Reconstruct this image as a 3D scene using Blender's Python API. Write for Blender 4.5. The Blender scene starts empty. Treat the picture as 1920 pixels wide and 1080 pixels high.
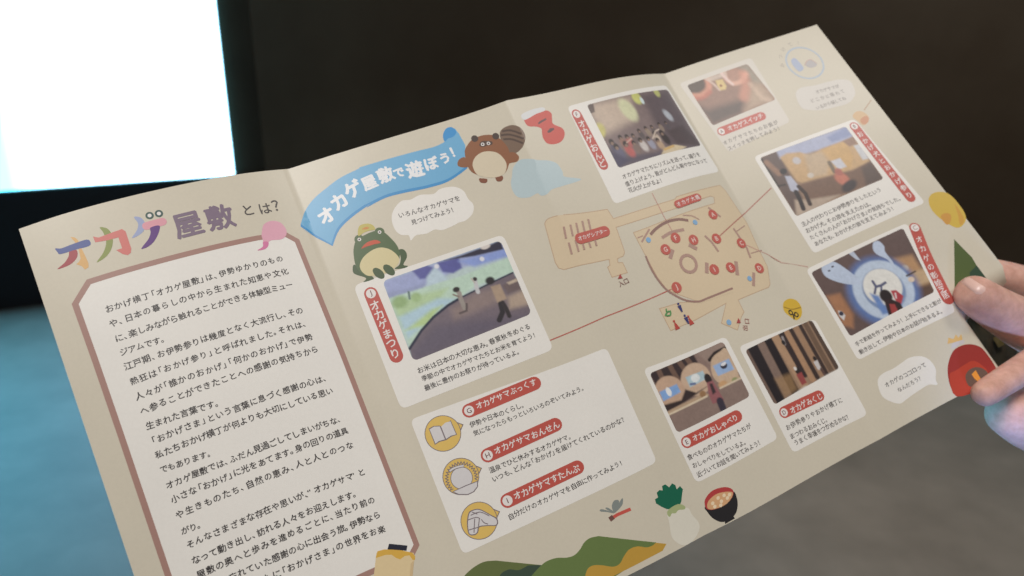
import bpy, bmesh, math, random
import numpy as np
from mathutils import Vector, Matrix
random.seed(7); np.random.seed(7)
scene = bpy.context.scene
COL = scene.collection
R = math.radians

# ------------------------------------------------------------------ camera, world, lamps, exposure
cam = bpy.data.cameras.new('camera'); cam_o = bpy.data.objects.new('camera', cam); COL.objects.link(cam_o)
cam_o.location = (0, 0, 1.45); cam_o.rotation_euler = (R(90 - 18), 0, 0)
cam.sensor_width = 36; cam.lens = 26.891; cam.clip_start = 0.02; cam.clip_end = 60
cam.dof.use_dof = True; cam.dof.focus_distance = 0.30; cam.dof.aperture_fstop = 26.9 / 2.5
scene.camera = cam_o

world = bpy.data.worlds.new('World'); scene.world = world; world.use_nodes = True
bg = world.node_tree.nodes['Background']; bg.inputs[0].default_value = (0.55, 0.52, 0.48, 1); bg.inputs[1].default_value = 0.085

def area_lamp(name, loc, target, size, power, color, spread=180):
    l = bpy.data.lights.new(name, 'AREA'); l.shape = 'DISK'; l.size = size; l.energy = power; l.color = color; l.spread = R(spread)
    o = bpy.data.objects.new(name, l); COL.objects.link(o); o.location = loc
    o.rotation_euler = (Vector(target) - Vector(loc)).to_track_quat('-Z', 'Y').to_euler()
    return o
area_lamp('ceiling_lamp', (-0.25, -0.55, 2.65), (0.02, 0.3, 1.33), 0.6, 16.6, (1.0, 0.97, 0.935))
area_lamp('ceiling_lamp', (1.02, 0.06, 2.9), (0.15, 0.41, 1.41), 0.42, 7, (1.0, 0.96, 0.92))
area_lamp('floor_spot_lamp', (1.6, 1.2, 2.9), (1.0, 2.2, 0.0), 0.5, 8.5, (1.0, 0.72, 0.5), 80)
area_lamp('wall_fill_light', (3.2, 2.2, 3.6), (2.8, 4.3, 1.2), 0.6, 38, (0.80, 1.0, 1.08))  # unseen fill light, added to lift the tone of the right wall
sl = bpy.data.lights.new('finger_fill_light', 'SPOT'); sl.energy = 10; sl.color = (0.30, 0.50, 1.0); sl.spot_size = R(13); sl.spot_blend = 0.9; sl.shadow_soft_size = 0.03  # unseen blue fill light added near the camera to tint the lower fingers
so = bpy.data.objects.new('finger_fill_light', sl); COL.objects.link(so); so.location = (0.20, -0.03, 1.10)
so.rotation_euler = (Vector((0.2404,0.3285,1.2767)) - so.location).to_track_quat('-Z', 'Y').to_euler()

vs = scene.view_settings; vs.view_transform = 'Standard'; vs.look = 'None'; vs.exposure = 0; vs.gamma = 1; vs.use_curve_mapping = False

# ------------------------------------------------------------------ helpers
def lin(c):
    c = c / 255.0
    return c / 12.92 if c <= 0.04045 else ((c + 0.055) / 1.055) ** 2.4
GAIN = 1.20                                    # photo tone -> ink reflectance under the room's dim light
def ink(r, g, b, k=1.0): return tuple(min(0.93, lin(x) * GAIN * k) for x in (r, g, b))

def tag(o, label=None, cat=None, group=None, kind=None):
    if label: o['label'] = label
    if cat: o['category'] = cat
    if group: o['group'] = group
    if kind: o['kind'] = kind
    return o

def principled(name, base=(0.5, 0.5, 0.5), rough=0.5, spec=0.4):
    m = bpy.data.materials.new(name); m.use_nodes = True
    b = m.node_tree.nodes['Principled BSDF']
    b.inputs['Base Color'].default_value = (*base, 1); b.inputs['Roughness'].default_value = rough
    b.inputs['Specular IOR Level'].default_value = spec
    return m, b

def noise_mix(m, b, c1, c2, scale, detail=6, lo=0.35, hi=0.65, bump=0.0, rough=0.55):
    nt = m.node_tree
    tc = nt.nodes.new('ShaderNodeTexCoord'); n = nt.nodes.new('ShaderNodeTexNoise'); r = nt.nodes.new('ShaderNodeValToRGB')
    n.inputs['Scale'].default_value = scale; n.inputs['Detail'].default_value = detail; n.inputs['Roughness'].default_value = rough
    r.color_ramp.elements[0].position = lo; r.color_ramp.elements[1].position = hi
    r.color_ramp.elements[0].color = (*c1, 1); r.color_ramp.elements[1].color = (*c2, 1)
    nt.links.new(tc.outputs['Object'], n.inputs['Vector']); nt.links.new(n.outputs['Fac'], r.inputs['Fac'])
    nt.links.new(r.outputs['Color'], b.inputs['Base Color'])
    if bump:
        bp = nt.nodes.new('ShaderNodeBump'); bp.inputs['Strength'].default_value = bump; bp.inputs['Distance'].default_value = 0.002
        nt.links.new(n.outputs['Fac'], bp.inputs['Height']); nt.links.new(bp.outputs['Normal'], b.inputs['Normal'])
    return n, r

def mesh_obj(name, verts, faces, mat, parent=None, smooth=False):
    me = bpy.data.meshes.new(name); me.from_pydata([tuple(v) for v in verts], [], faces); me.update()
    if mat: me.materials.append(mat)
    if smooth: me.polygons.foreach_set('use_smooth', [True] * len(me.polygons))
    o = bpy.data.objects.new(name, me); COL.objects.link(o)
    if parent: o.parent = parent
    return o

def box_obj(name, lo, hi, mat, parent=None, bevel=0.0):
    bm = bmesh.new(); bmesh.ops.create_cube(bm, size=1)
    for v in bm.verts: v.co = Vector([lo[i] + (v.co[i] + .5) * (hi[i] - lo[i]) for i in range(3)])
    if bevel: bmesh.ops.bevel(bm, geom=bm.edges[:], offset=bevel, segments=2, affect='EDGES')
    me = bpy.data.meshes.new(name); bm.to_mesh(me); bm.free(); me.materials.append(mat)
    o = bpy.data.objects.new(name, me); COL.objects.link(o)
    if parent: o.parent = parent
    return o

# ------------------------------------------------------------------ the setting: floor, dark wall, lit screen
fm, fb = principled('vinyl_floor', rough=0.55, spec=0.3)
noise_mix(fm, fb, (0.145, 0.129, 0.110), (0.213, 0.190, 0.163), 3.4, 8, 0.3, 0.7, 0.15, 0.62)
floor = mesh_obj('floor', [(-9, -4, 0), (12, -4, 0), (12, 14, 0), (-9, 14, 0)], [(0, 1, 2, 3)], fm)
tag(floor, kind='structure')

yaw = R(25.7); WY = 5.49
wm, wb = principled('dark_wall_paint', rough=0.7, spec=0.2)
noise_mix(wm, wb, (0.066, 0.052, 0.040), (0.092, 0.074, 0.058), 1.3, 5)
wall = box_obj('dark_wall', (-8, 0, 0.0), (-1.5, 0.12, 4.6), wm)
wall.location = (0, WY, 0); wall.rotation_euler.z = yaw
tag(wall, 'near-black wall behind the glowing screen at the upper left', 'wall')
wm2, wb2 = principled('brown_wall_paint', rough=0.75, spec=0.15)
noise_mix(wm2, wb2, (0.074, 0.042, 0.024), (0.098, 0.060, 0.037), 1.3, 5)
side = box_obj('dark_wall', (0, 0, 0.0), (12, 0.7, 4.6), wm2)
side.location = (-1.40, 4.34, 0); side.rotation_euler.z = R(1)
tag(side, 'plain dark brown wall behind the middle and right of the leaflet', 'wall')

em = bpy.data.materials.new('screen_light'); em.use_nodes = True
nt = em.node_tree; nt.nodes.clear()
out = nt.nodes.new('ShaderNodeOutputMaterial'); e = nt.nodes.new('ShaderNodeEmission')
tc = nt.nodes.new('ShaderNodeTexCoord'); sx = nt.nodes.new('ShaderNodeSeparateXYZ'); rp = nt.nodes.new('ShaderNodeValToRGB')
mr = nt.nodes.new('ShaderNodeMapRange'); mr.inputs[1].default_value = -3.05; mr.inputs[2].default_value = -2.82
nt.links.new(tc.outputs['Object'], sx.inputs[0]); nt.links.new(sx.outputs[0], mr.inputs[0]); nt.links.new(mr.outputs[0], rp.inputs[0])
rp.color_ramp.elements[0].color = (0.10, 0.66, 0.98, 1); rp.color_ramp.elements[1].color = (0.41, 0.70, 1.0, 1)
nt.links.new(rp.outputs[0], e.inputs[0]); e.inputs[1].default_value = 8.2
nt.links.new(e.outputs[0], out.inputs[0])
em2 = bpy.data.materials.new('lens_fringe_glow'); em2.use_nodes = True  # glow for added strips that imitate the lens's cyan fringe round the screen
nt = em2.node_tree; nt.nodes.clear()
out = nt.nodes.new('ShaderNodeOutputMaterial'); e = nt.nodes.new('ShaderNodeEmission'); e.inputs[0].default_value = (0.2, 0.85, 1.0, 1); e.inputs[1].default_value = 1.3
nt.links.new(e.outputs[0], out.inputs[0])
screen = bpy.data.objects.new('projection_screen', None); COL.objects.link(screen)
SXR, SZB = -1.894, 0.671
screen.location = (0, WY, 0); screen.rotation_euler.z = yaw
tag(screen, 'large glowing white and cyan projection screen on the dark wall', 'screen')
box_obj('screen_panel', (-6.4, -0.05, SZB), (SXR, -0.004, 2.9), em, screen)
EW = 0.004
box_obj('screen_fringe', (-6.4, -0.048, SZB - EW), (SXR + EW, -0.005, SZB - 0.001), em2, screen)
box_obj('screen_fringe', (SXR + 0.001, -0.048, SZB), (SXR + EW, -0.005, 2.9), em2, screen)

bm_, _b = principled('near_black_matte', (0.012, 0.013, 0.018), 0.6, 0.3)  # dark box added to keep the band below the screen near black
box_obj('dark_band', (-6.4, -0.04, 0.0), (SXR + 0.35, -0.004, SZB - 0.012), bm_, screen)

# ------------------------------------------------------------------ the leaflet's bent sheet: spine along the long side, rulings down the folds
SPINE = np.array([(-0.17712, 0.26775, 1.38527),
    (-0.16659, 0.27364, 1.38855),
    (-0.15598, 0.27968, 1.39122),
    (-0.14536, 0.2859, 1.39341),
    (-0.1348, 0.29232, 1.39529),
    (-0.12431, 0.29894, 1.39684),
    (-0.11389, 0.30575, 1.39796),
    (-0.10351, 0.3127, 1.39855),
    (-0.0932, 0.31976, 1.39854),
    (-0.08179, 0.32367, 1.40183),
    (-0.07034, 0.32761, 1.40496),
    (-0.05891, 0.33163, 1.40802),
    (-0.04749, 0.33571, 1.41104),
    (-0.03608, 0.33982, 1.41405),
    (-0.02468, 0.34393, 1.41715),
    (-0.01334, 0.348, 1.42045),
    (-0.00207, 0.35204, 1.42406),
    (0.00835, 0.35883, 1.42535),
    (0.01869, 0.36568, 1.42689),
    (0.02896, 0.37259, 1.42861),
    (0.03917, 0.3796, 1.43031),
    (0.04933, 0.38673, 1.43176),
    (0.05941, 0.39406, 1.43278),
    (0.06935, 0.40162, 1.43328),
    (0.07913, 0.40941, 1.43324),
    (0.09001, 0.41469, 1.43638),
    (0.10098, 0.41983, 1.43947),
    (0.11203, 0.4248, 1.44252),
    (0.12318, 0.42958, 1.44553),
    (0.13442, 0.43417, 1.44854),
    (0.14571, 0.43858, 1.45158),
    (0.15705, 0.44284, 1.45467),
    (0.16844, 0.44694, 1.45779)])
RULING = np.array([(0.36522, -0.37391, -0.85253),
    (0.39418, -0.43608, -0.80898),
    (0.39685, -0.40759, -0.82243),
    (0.42536, -0.49574, -0.75718),
    (0.45931, -0.53081, -0.71223)])
H = 204.95; WID = 400.0; NS = 12.5

def spine(u):
    a = np.clip((u // 100).astype(int), 0, 3); t = (u - a * 100) / NS
    i = np.clip(t.astype(int), 0, 7); x = (t - i)[:, None]
    g = lambda k: SPINE[a * 8 + k]
    p1 = g(i); p2 = g(i + 1)
    p0 = np.where((i > 0)[:, None], g(np.maximum(i - 1, 0)), 2 * p1 - p2)
    p3 = np.where((i < 7)[:, None], g(np.minimum(i + 2, 8)), 2 * p2 - p1)
    return .5 * (2 * p1 + (p2 - p0) * x + (2 * p0 - 5 * p1 + 4 * p2 - p3) * x ** 2 + (3 * p1 - p0 - 3 * p2 + p3) * x ** 3)

def sheet_flat(u, v):
    s = np.clip(u / 100, 0, 3.999); j = s.astype(int); w = (s - j)[:, None]
    d = RULING[j] * (1 - w) + RULING[j + 1] * w
    d = d / np.linalg.norm(d, axis=1)[:, None]
    return spine(u) + v[:, None] * 0.001 * d

def sstep(a, b, x):
    t = np.clip((x - a) / (b - a), 0, 1); return t * t * (3 - 2 * t)

UC, RC = 365.0, 5.0
def sheet(u, v):                                # with the lower right corner curled back under the thumb
    u = np.asarray(u, float); v = np.asarray(v, float)
    al = sstep(166, 188, v) * R(118); w = u - UC; m = (w > 0) & (al > 1e-4)
    P = sheet_flat(np.where(m, UC, u), v)
    if m.any():
        h = 0.2; uu = np.full_like(u, UC)
        T = sheet_flat(uu, v) - sheet_flat(uu - h, v); T /= np.linalg.norm(T, axis=1)[:, None]
        Dv = sheet_flat(uu, v + h) - sheet_flat(uu, v); B = np.cross(T, Dv); B /= np.linalg.norm(B, axis=1)[:, None]
        ww = np.maximum(w, 0); ar = np.minimum(ww / RC, al); rest = np.maximum(ww - RC * al, 0)
        off = (RC * np.sin(ar) + rest * np.cos(al))[:, None] * T + (RC * (1 - np.cos(ar)) + rest * np.sin(al))[:, None] * B
        P = P + np.where(m[:, None], off * 0.001, 0)
    return P

def sheet_normal(u, v):                         # towards the reader
    h = 0.15
    ue = np.where((u % 100) > 99.8, u - 0.3, u); ue = np.where(ue > WID - .3, ue - .4, ue)
    a = sheet(ue + h, v) - sheet(ue, v); b = sheet(ue, v + h) - sheet(ue, v)
    n = np.cross(b, a); return n / np.linalg.norm(n, axis=1)[:, None]

ROOT = sheet(np.array([200.0]), np.array([H]))[0]
leaflet = bpy.data.objects.new('leaflet', None); COL.objects.link(leaflet); leaflet.location = ROOT
leaflet.empty_display_size = 0.02
tag(leaflet, 'cream folded paper leaflet printed with Japanese text, photos and a floor map, held open', 'leaflet')

def add_tint(m, b, attr):
    nt = m.node_tree
    if attr:
        a = nt.nodes.new('ShaderNodeAttribute'); a.attribute_name = 'Col'; src = a.outputs['Color']
    else:
        c = nt.nodes.new('ShaderNodeRGB'); c.outputs[0].default_value = (*ink(193, 185, 168, 1.083), 1); src = c.outputs[0]
    tc = nt.nodes.new('ShaderNodeTexCoord'); n = nt.nodes.new('ShaderNodeTexNoise'); n.inputs['Scale'].default_value = 900; n.inputs['Detail'].default_value = 3
    n2 = nt.nodes.new('ShaderNodeTexNoise'); n2.inputs['Scale'].default_value = 45; n2.inputs['Detail'].default_value = 4
    ad = nt.nodes.new('ShaderNodeMath'); ad.operation = 'ADD'
    mr = nt.nodes.new('ShaderNodeMapRange'); mr.inputs[1].default_value = 0.6; mr.inputs[2].default_value = 1.4; mr.inputs[3].default_value = 0.965; mr.inputs[4].default_value = 1.03
    mx = nt.nodes.new('ShaderNodeMix'); mx.data_type = 'RGBA'; mx.blend_type = 'MULTIPLY'; mx.inputs[0].default_value = 1
    nt.links.new(tc.outputs['Object'], n.inputs[0]); nt.links.new(tc.outputs['Object'], n2.inputs[0])
    nt.links.new(n.outputs['Fac'], ad.inputs[0]); nt.links.new(n2.outputs['Fac'], ad.inputs[1]); nt.links.new(ad.outputs[0], mr.inputs[0])
    nt.links.new(src, mx.inputs[6]); nt.links.new(mr.outputs[0], mx.inputs[7])
    nt.links.new(mx.outputs[2], b.inputs['Base Color'])
paper_m, pb = principled('coated_paper', rough=0.5, spec=0.35); add_tint(paper_m, pb, False)
pb.inputs['Coat Weight'].default_value = 0.35; pb.inputs['Coat Roughness'].default_value = 0.27
ink_m, ib = principled('printed_ink', rough=0.46, spec=0.38); add_tint(ink_m, ib, True)
ib.inputs['Coat Weight'].default_value = 0.35; ib.inputs['Coat Roughness'].default_value = 0.27
back_m, bb = principled('leaflet_reverse_print', rough=0.5, spec=0.35)
noise_mix(back_m, bb, (0.02, 0.016, 0.014), (0.10, 0.07, 0.04), 60, 3, 0.4, 0.7)

U_CUTS = sorted(set([round(x, 3) for x in np.arange(0, 350, 3.125)] + [round(x, 3) for x in np.arange(350, 400.1, 1.25)]))
V_CUTS = [round(x, 3) for x in np.arange(8, 168, 8)] + [round(x, 3) for x in np.arange(168, H, 4)]

# the sheet itself: front, back and a thin edge all round
us = np.array(U_CUTS); vv = np.array([0.0] + V_CUTS + [H]); nu, nv = len(us), len(vv)
gu, gv = np.meshgrid(us, vv); gu = gu.ravel(); gv = gv.ravel()
P = sheet(gu, gv); N = sheet_normal(gu, gv)
verts = np.vstack([P, P - N * 0.00014]) - ROOT; off = nu * nv; faces = []
for j in range(nv - 1):
    for i in range(nu - 1):
        a = j * nu + i; faces.append((a, a + nu, a + nu + 1, a + 1)); faces.append((off + a, off + a + 1, off + a + nu + 1, off + a + nu))
ring = [i for i in range(nu)] + [j * nu + nu - 1 for j in range(1, nv)] + [(nv - 1) * nu + i for i in range(nu - 2, -1, -1)] + [j * nu for j in range(nv - 2, 0, -1)]
for k in range(len(ring)):
    a, b2 = ring[k], ring[(k + 1) % len(ring)]; faces.append((a, b2, off + b2, off + a))
sheet_o = mesh_obj('paper_sheet', verts, faces, paper_m, leaflet)
sheet_o.data.polygons.foreach_set('use_smooth', [True] * len(faces))
sheet_o.data.normals_split_custom_set_from_vertices([tuple(x) for x in np.vstack([N, -N])])

# ------------------------------------------------------------------ printing on the sheet
PAPER = ink(193, 185, 168, 1.083); CARD = ink(216, 212, 206, 1.083); RED = ink(182, 82, 72); DARK = ink(62, 58, 58); WHITE = ink(222, 216, 212)
font_curve = bpy.data.curves.new('glyph', 'FONT'); font_obj = bpy.data.objects.new('glyph', font_curve); COL.objects.link(font_obj)
font_curve.resolution_u = 2
GLYPHS = {}
def glyph(ch):
    k = ch
    if k not in GLYPHS:
        font_curve.body = ch
        bpy.context.view_layer.update()
        ev = font_obj.evaluated_get(bpy.context.evaluated_depsgraph_get()); m = ev.to_mesh()
        V = np.array([(v.co.x, v.co.y) for v in m.vertices]) if len(m.vertices) else np.zeros((0, 2))
        F = [tuple(p.vertices) for p in m.polygons]; ev.to_mesh_clear()
        if ord(ch) < 0x2000 and len(V): V = V - [(V[:, 0].min() + V[:, 0].max()) / 2 - 0.5, (V[:, 1].min() + V[:, 1].max()) / 2 - 0.36]
        GLYPHS[k] = (V - [0.5, 0.36] if len(V) else V, F)
    return GLYPHS[k]

def smooth(pts, n=6, closed=True):
    p = np.array(pts, float); m = len(p); o = []
    for i in range(m if closed else m - 1):
        if closed: a, b, c, d = p[i - 1], p[i], p[(i + 1) % m], p[(i + 2) % m]
        else: a, b, c, d = p[max(i - 1, 0)], p[i], p[i + 1], p[min(i + 2, m - 1)]
        for k in range(n):
            x = k / n; o.append(.5 * (2 * b + (c - a) * x + (2 * a - 5 * b + 4 * c - d) * x * x + (3 * b - a - 3 * c + d) * x ** 3))
    if not closed: o.append(p[-1])
    return [tuple(q) for q in o]

def rounded(pts, r, n=5):
    p = [np.array(q, float) for q in pts]; m = len(p); o = []
    for i in range(m):
        a, b, c = p[i - 1], p[i], p[(i + 1) % m]; d1 = (a - b) / np.linalg.norm(a - b); d2 = (c - b) / np.linalg.norm(c - b)
        s = b + d1 * r; e_ = b + d2 * r
        for k in range(n + 1):
            t = k / n; o.append(tuple((1 - t) ** 2 * s + 2 * t * (1 - t) * b + t * t * e_))
    return o

def ell(c, rx, ry=None, rot=0, n=28):
    ry = ry or rx; cr, sr = math.cos(R(rot)), math.sin(R(rot))
    return [(c[0] + rx * math.cos(t) * cr - ry * math.sin(t) * sr, c[1] + rx * math.cos(t) * sr + ry * math.sin(t) * cr) for t in [2 * math.pi * k / n for k in range(n)]]

def capsule(a, b, r, n=9):
    a = np.array(a, float); b = np.array(b, float); d = math.atan2(*(b - a)[::-1]); o = []
    for k in range(n + 1): t = d - math.pi / 2 + math.pi * k / n; o.append((b[0] + r * math.cos(t), b[1] + r * math.sin(t)))
    for k in range(n + 1): t = d + math.pi / 2 + math.pi * k / n; o.append((a[0] + r * math.cos(t), a[1] + r * math.sin(t)))
    return o

def stroke(pts, w, closed=False):               # a polyline as one ribbon polygon per segment chain
    p = np.array(pts, float); m = len(p); L = []; Rr = []
    for i in range(m):
        if closed: a, c = p[i - 1], p[(i + 1) % m]
        else: a, c = p[max(i - 1, 0)], p[min(i + 1, m - 1)]
        d1 = p[i] - a; d2 = c - p[i]
        d1 = d1 / (np.linalg.norm(d1) or 1); d2 = d2 / (np.linalg.norm(d2) or 1)
        t = d1 + d2; t /= (np.linalg.norm(t) or 1); nrm = np.array([-t[1], t[0]]); ref = d1 if np.linalg.norm(d1) > .5 else d2
        k = max(0.45, abs(nrm @ np.array([-ref[1], ref[0]])))
        L.append(p[i] + nrm * w / 2 / k); Rr.append(p[i] - nrm * w / 2 / k)
    return [[tuple(L[i]), tuple(L[(i + 1) % m]), tuple(Rr[(i + 1) % m]), tuple(Rr[i])] for i in range(m if closed else m - 1)]

class Art:
    """flat artwork in sheet millimetres (u to the right, v down), later laid on the bent sheet"""
    def __init__(self, z=2): self.v = []; self.f = []; self.c = []; self.z = []; self.top = z
    def poly(self, pts, col, step=1):
        self.top += step
        bm = bmesh.new(); vs_ = [bm.verts.new((x, y, 0)) for x, y in pts]
        try: bm.faces.new(vs_)
        except ValueError: bm.free(); return
        bm.normal_update(); bmesh.ops.triangulate(bm, faces=bm.faces[:])
        self.take(bm, pts, col)
    def take(self, bm, pts, col):
        xs = [q[0] for q in pts]; ys = [q[1] for q in pts]
        if max(xs) - min(xs) > 5 or max(ys) - min(ys) > 7:
            for cuts, ax in ((U_CUTS, 0), (V_CUTS, 1)):
                lo, hi = (min(xs), max(xs)) if ax == 0 else (min(ys), max(ys))
                for q in cuts:
                    if lo < q < hi:
                        co = [0, 0, 0]; no = [0, 0, 0]; co[ax] = q; no[ax] = 1
                        bmesh.ops.bisect_plane(bm, geom=bm.verts[:] + bm.edges[:] + bm.faces[:], dist=1e-5, plane_co=co, plane_no=no)
        bm.normal_update(); b0 = len(self.v); bm.verts.index_update()
        for w in bm.verts: self.v.append((w.co.x, w.co.y)); self.z.append(self.top)
        for fc in bm.faces:
            if fc.calc_area() < 1e-7: continue
            ids = [b0 + w.index for w in fc.verts]
            if fc.normal.z > 0: ids.reverse()
            self.f.append(ids); self.c.append(col)
        bm.free()
    def line(self, pts, w, col, closed=False):
        self.top += 1; t = self.top
        for q in stroke(pts, w, closed): self.top = t - 1; self.poly(q, col)
        self.top = t
    def char(self, ch, c, size, col, bold=0.0, rot=0.0):
        V, F = glyph(ch)
        if not len(V): return
        cr, sr = math.cos(rot), math.sin(rot); x = V[:, 0] * size; y = -V[:, 1] * size; t0 = self.top; b = bold * size
        for k, (ox, oy) in enumerate([(0, 0)] if bold <= 0 else [(-b, -b * .6), (b, -b * .6), (0, b)] if bold < .016 else [(-b, 0), (b, 0), (0, -b), (0, b), (-b * .7, -b * .7), (b * .7, b * .7)]):
            self.top = t0 + k * .12; xy = [(c[0] + (p + ox) * cr - (q + oy) * sr, c[1] + (p + ox) * sr + (q + oy) * cr) for p, q in zip(x, y)]
            if size > 4.4:                             # large lettering follows the bend of the sheet
                bm = bmesh.new(); w = [bm.verts.new((*p, 0)) for p in xy]
                for q in F:
                    try: bm.faces.new([w[i] for i in q])
                    except ValueError: pass
                self.take(bm, xy, col)
            else:
                b0 = len(self.v); self.v += xy; self.z += [self.top] * len(xy)
                for q in F: self.f.append([b0 + i for i in q]); self.c.append(col)
        self.top = t0
    def text(self, s, a, b, size, col=DARK, bold=0.012, jit=1.0, vertical=False, narrow=0.62):
        self.top += 1
        w = [narrow if ch in '「」、。“”' and narrow else 1.0 for ch in s]
        pos = [0.0]
        for i in range(1, len(s)): pos.append(pos[-1] + (w[i - 1] + w[i]) / 2)
        tot = pos[-1] or 1
        if pos[-1]: size = min(size, 1.02 * math.dist(a, b) / tot)
        a = np.array(a); b = np.array(b); d = b - a
        rot = math.atan2(d[1], d[0]) if not vertical else math.atan2(d[1], d[0]) - math.pi / 2
        for ch, q in zip(s, pos):
            c = a + d * q / tot; k = 0.5 if ch in '、。' else 1
            if ch in '、。': c = c + np.array([0.16 * size, 0])
            if ch == '「': c = c - np.array([0.22 * size, 0])
            if ch == '」': c = c + np.array([0.22 * size, 0])
            self.char(ch, c + np.array([random.uniform(-.03, .03), random.uniform(-.05, .05)]) * size * jit * k, size * (1 + random.uniform(-.05, .05) * jit), col, bold, rot + R(random.uniform(-4, 4)) * jit)
    def build(self, name, parent):
        uv = np.array(self.v); u, v = uv[:, 0], uv[:, 1]
        N = sheet_normal(u, v); P = sheet(u, v) + N * (np.array(self.z) * 0.000004 + 0.00001)[:, None] - ROOT
        o = mesh_obj(name, P, self.f, ink_m, parent); me = o.data
        at = me.attributes.new('Col', 'FLOAT_COLOR', 'CORNER')
        cols = []
        for q, c in zip(self.f, self.c): cols += [c[0], c[1], c[2], 1.0] * len(q)
        at.data.foreach_set('color', cols)
        me.polygons.foreach_set('use_smooth', [True] * len(me.polygons))
        me.normals_split_custom_set_from_vertices([tuple(x) for x in N])
        return o

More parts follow.
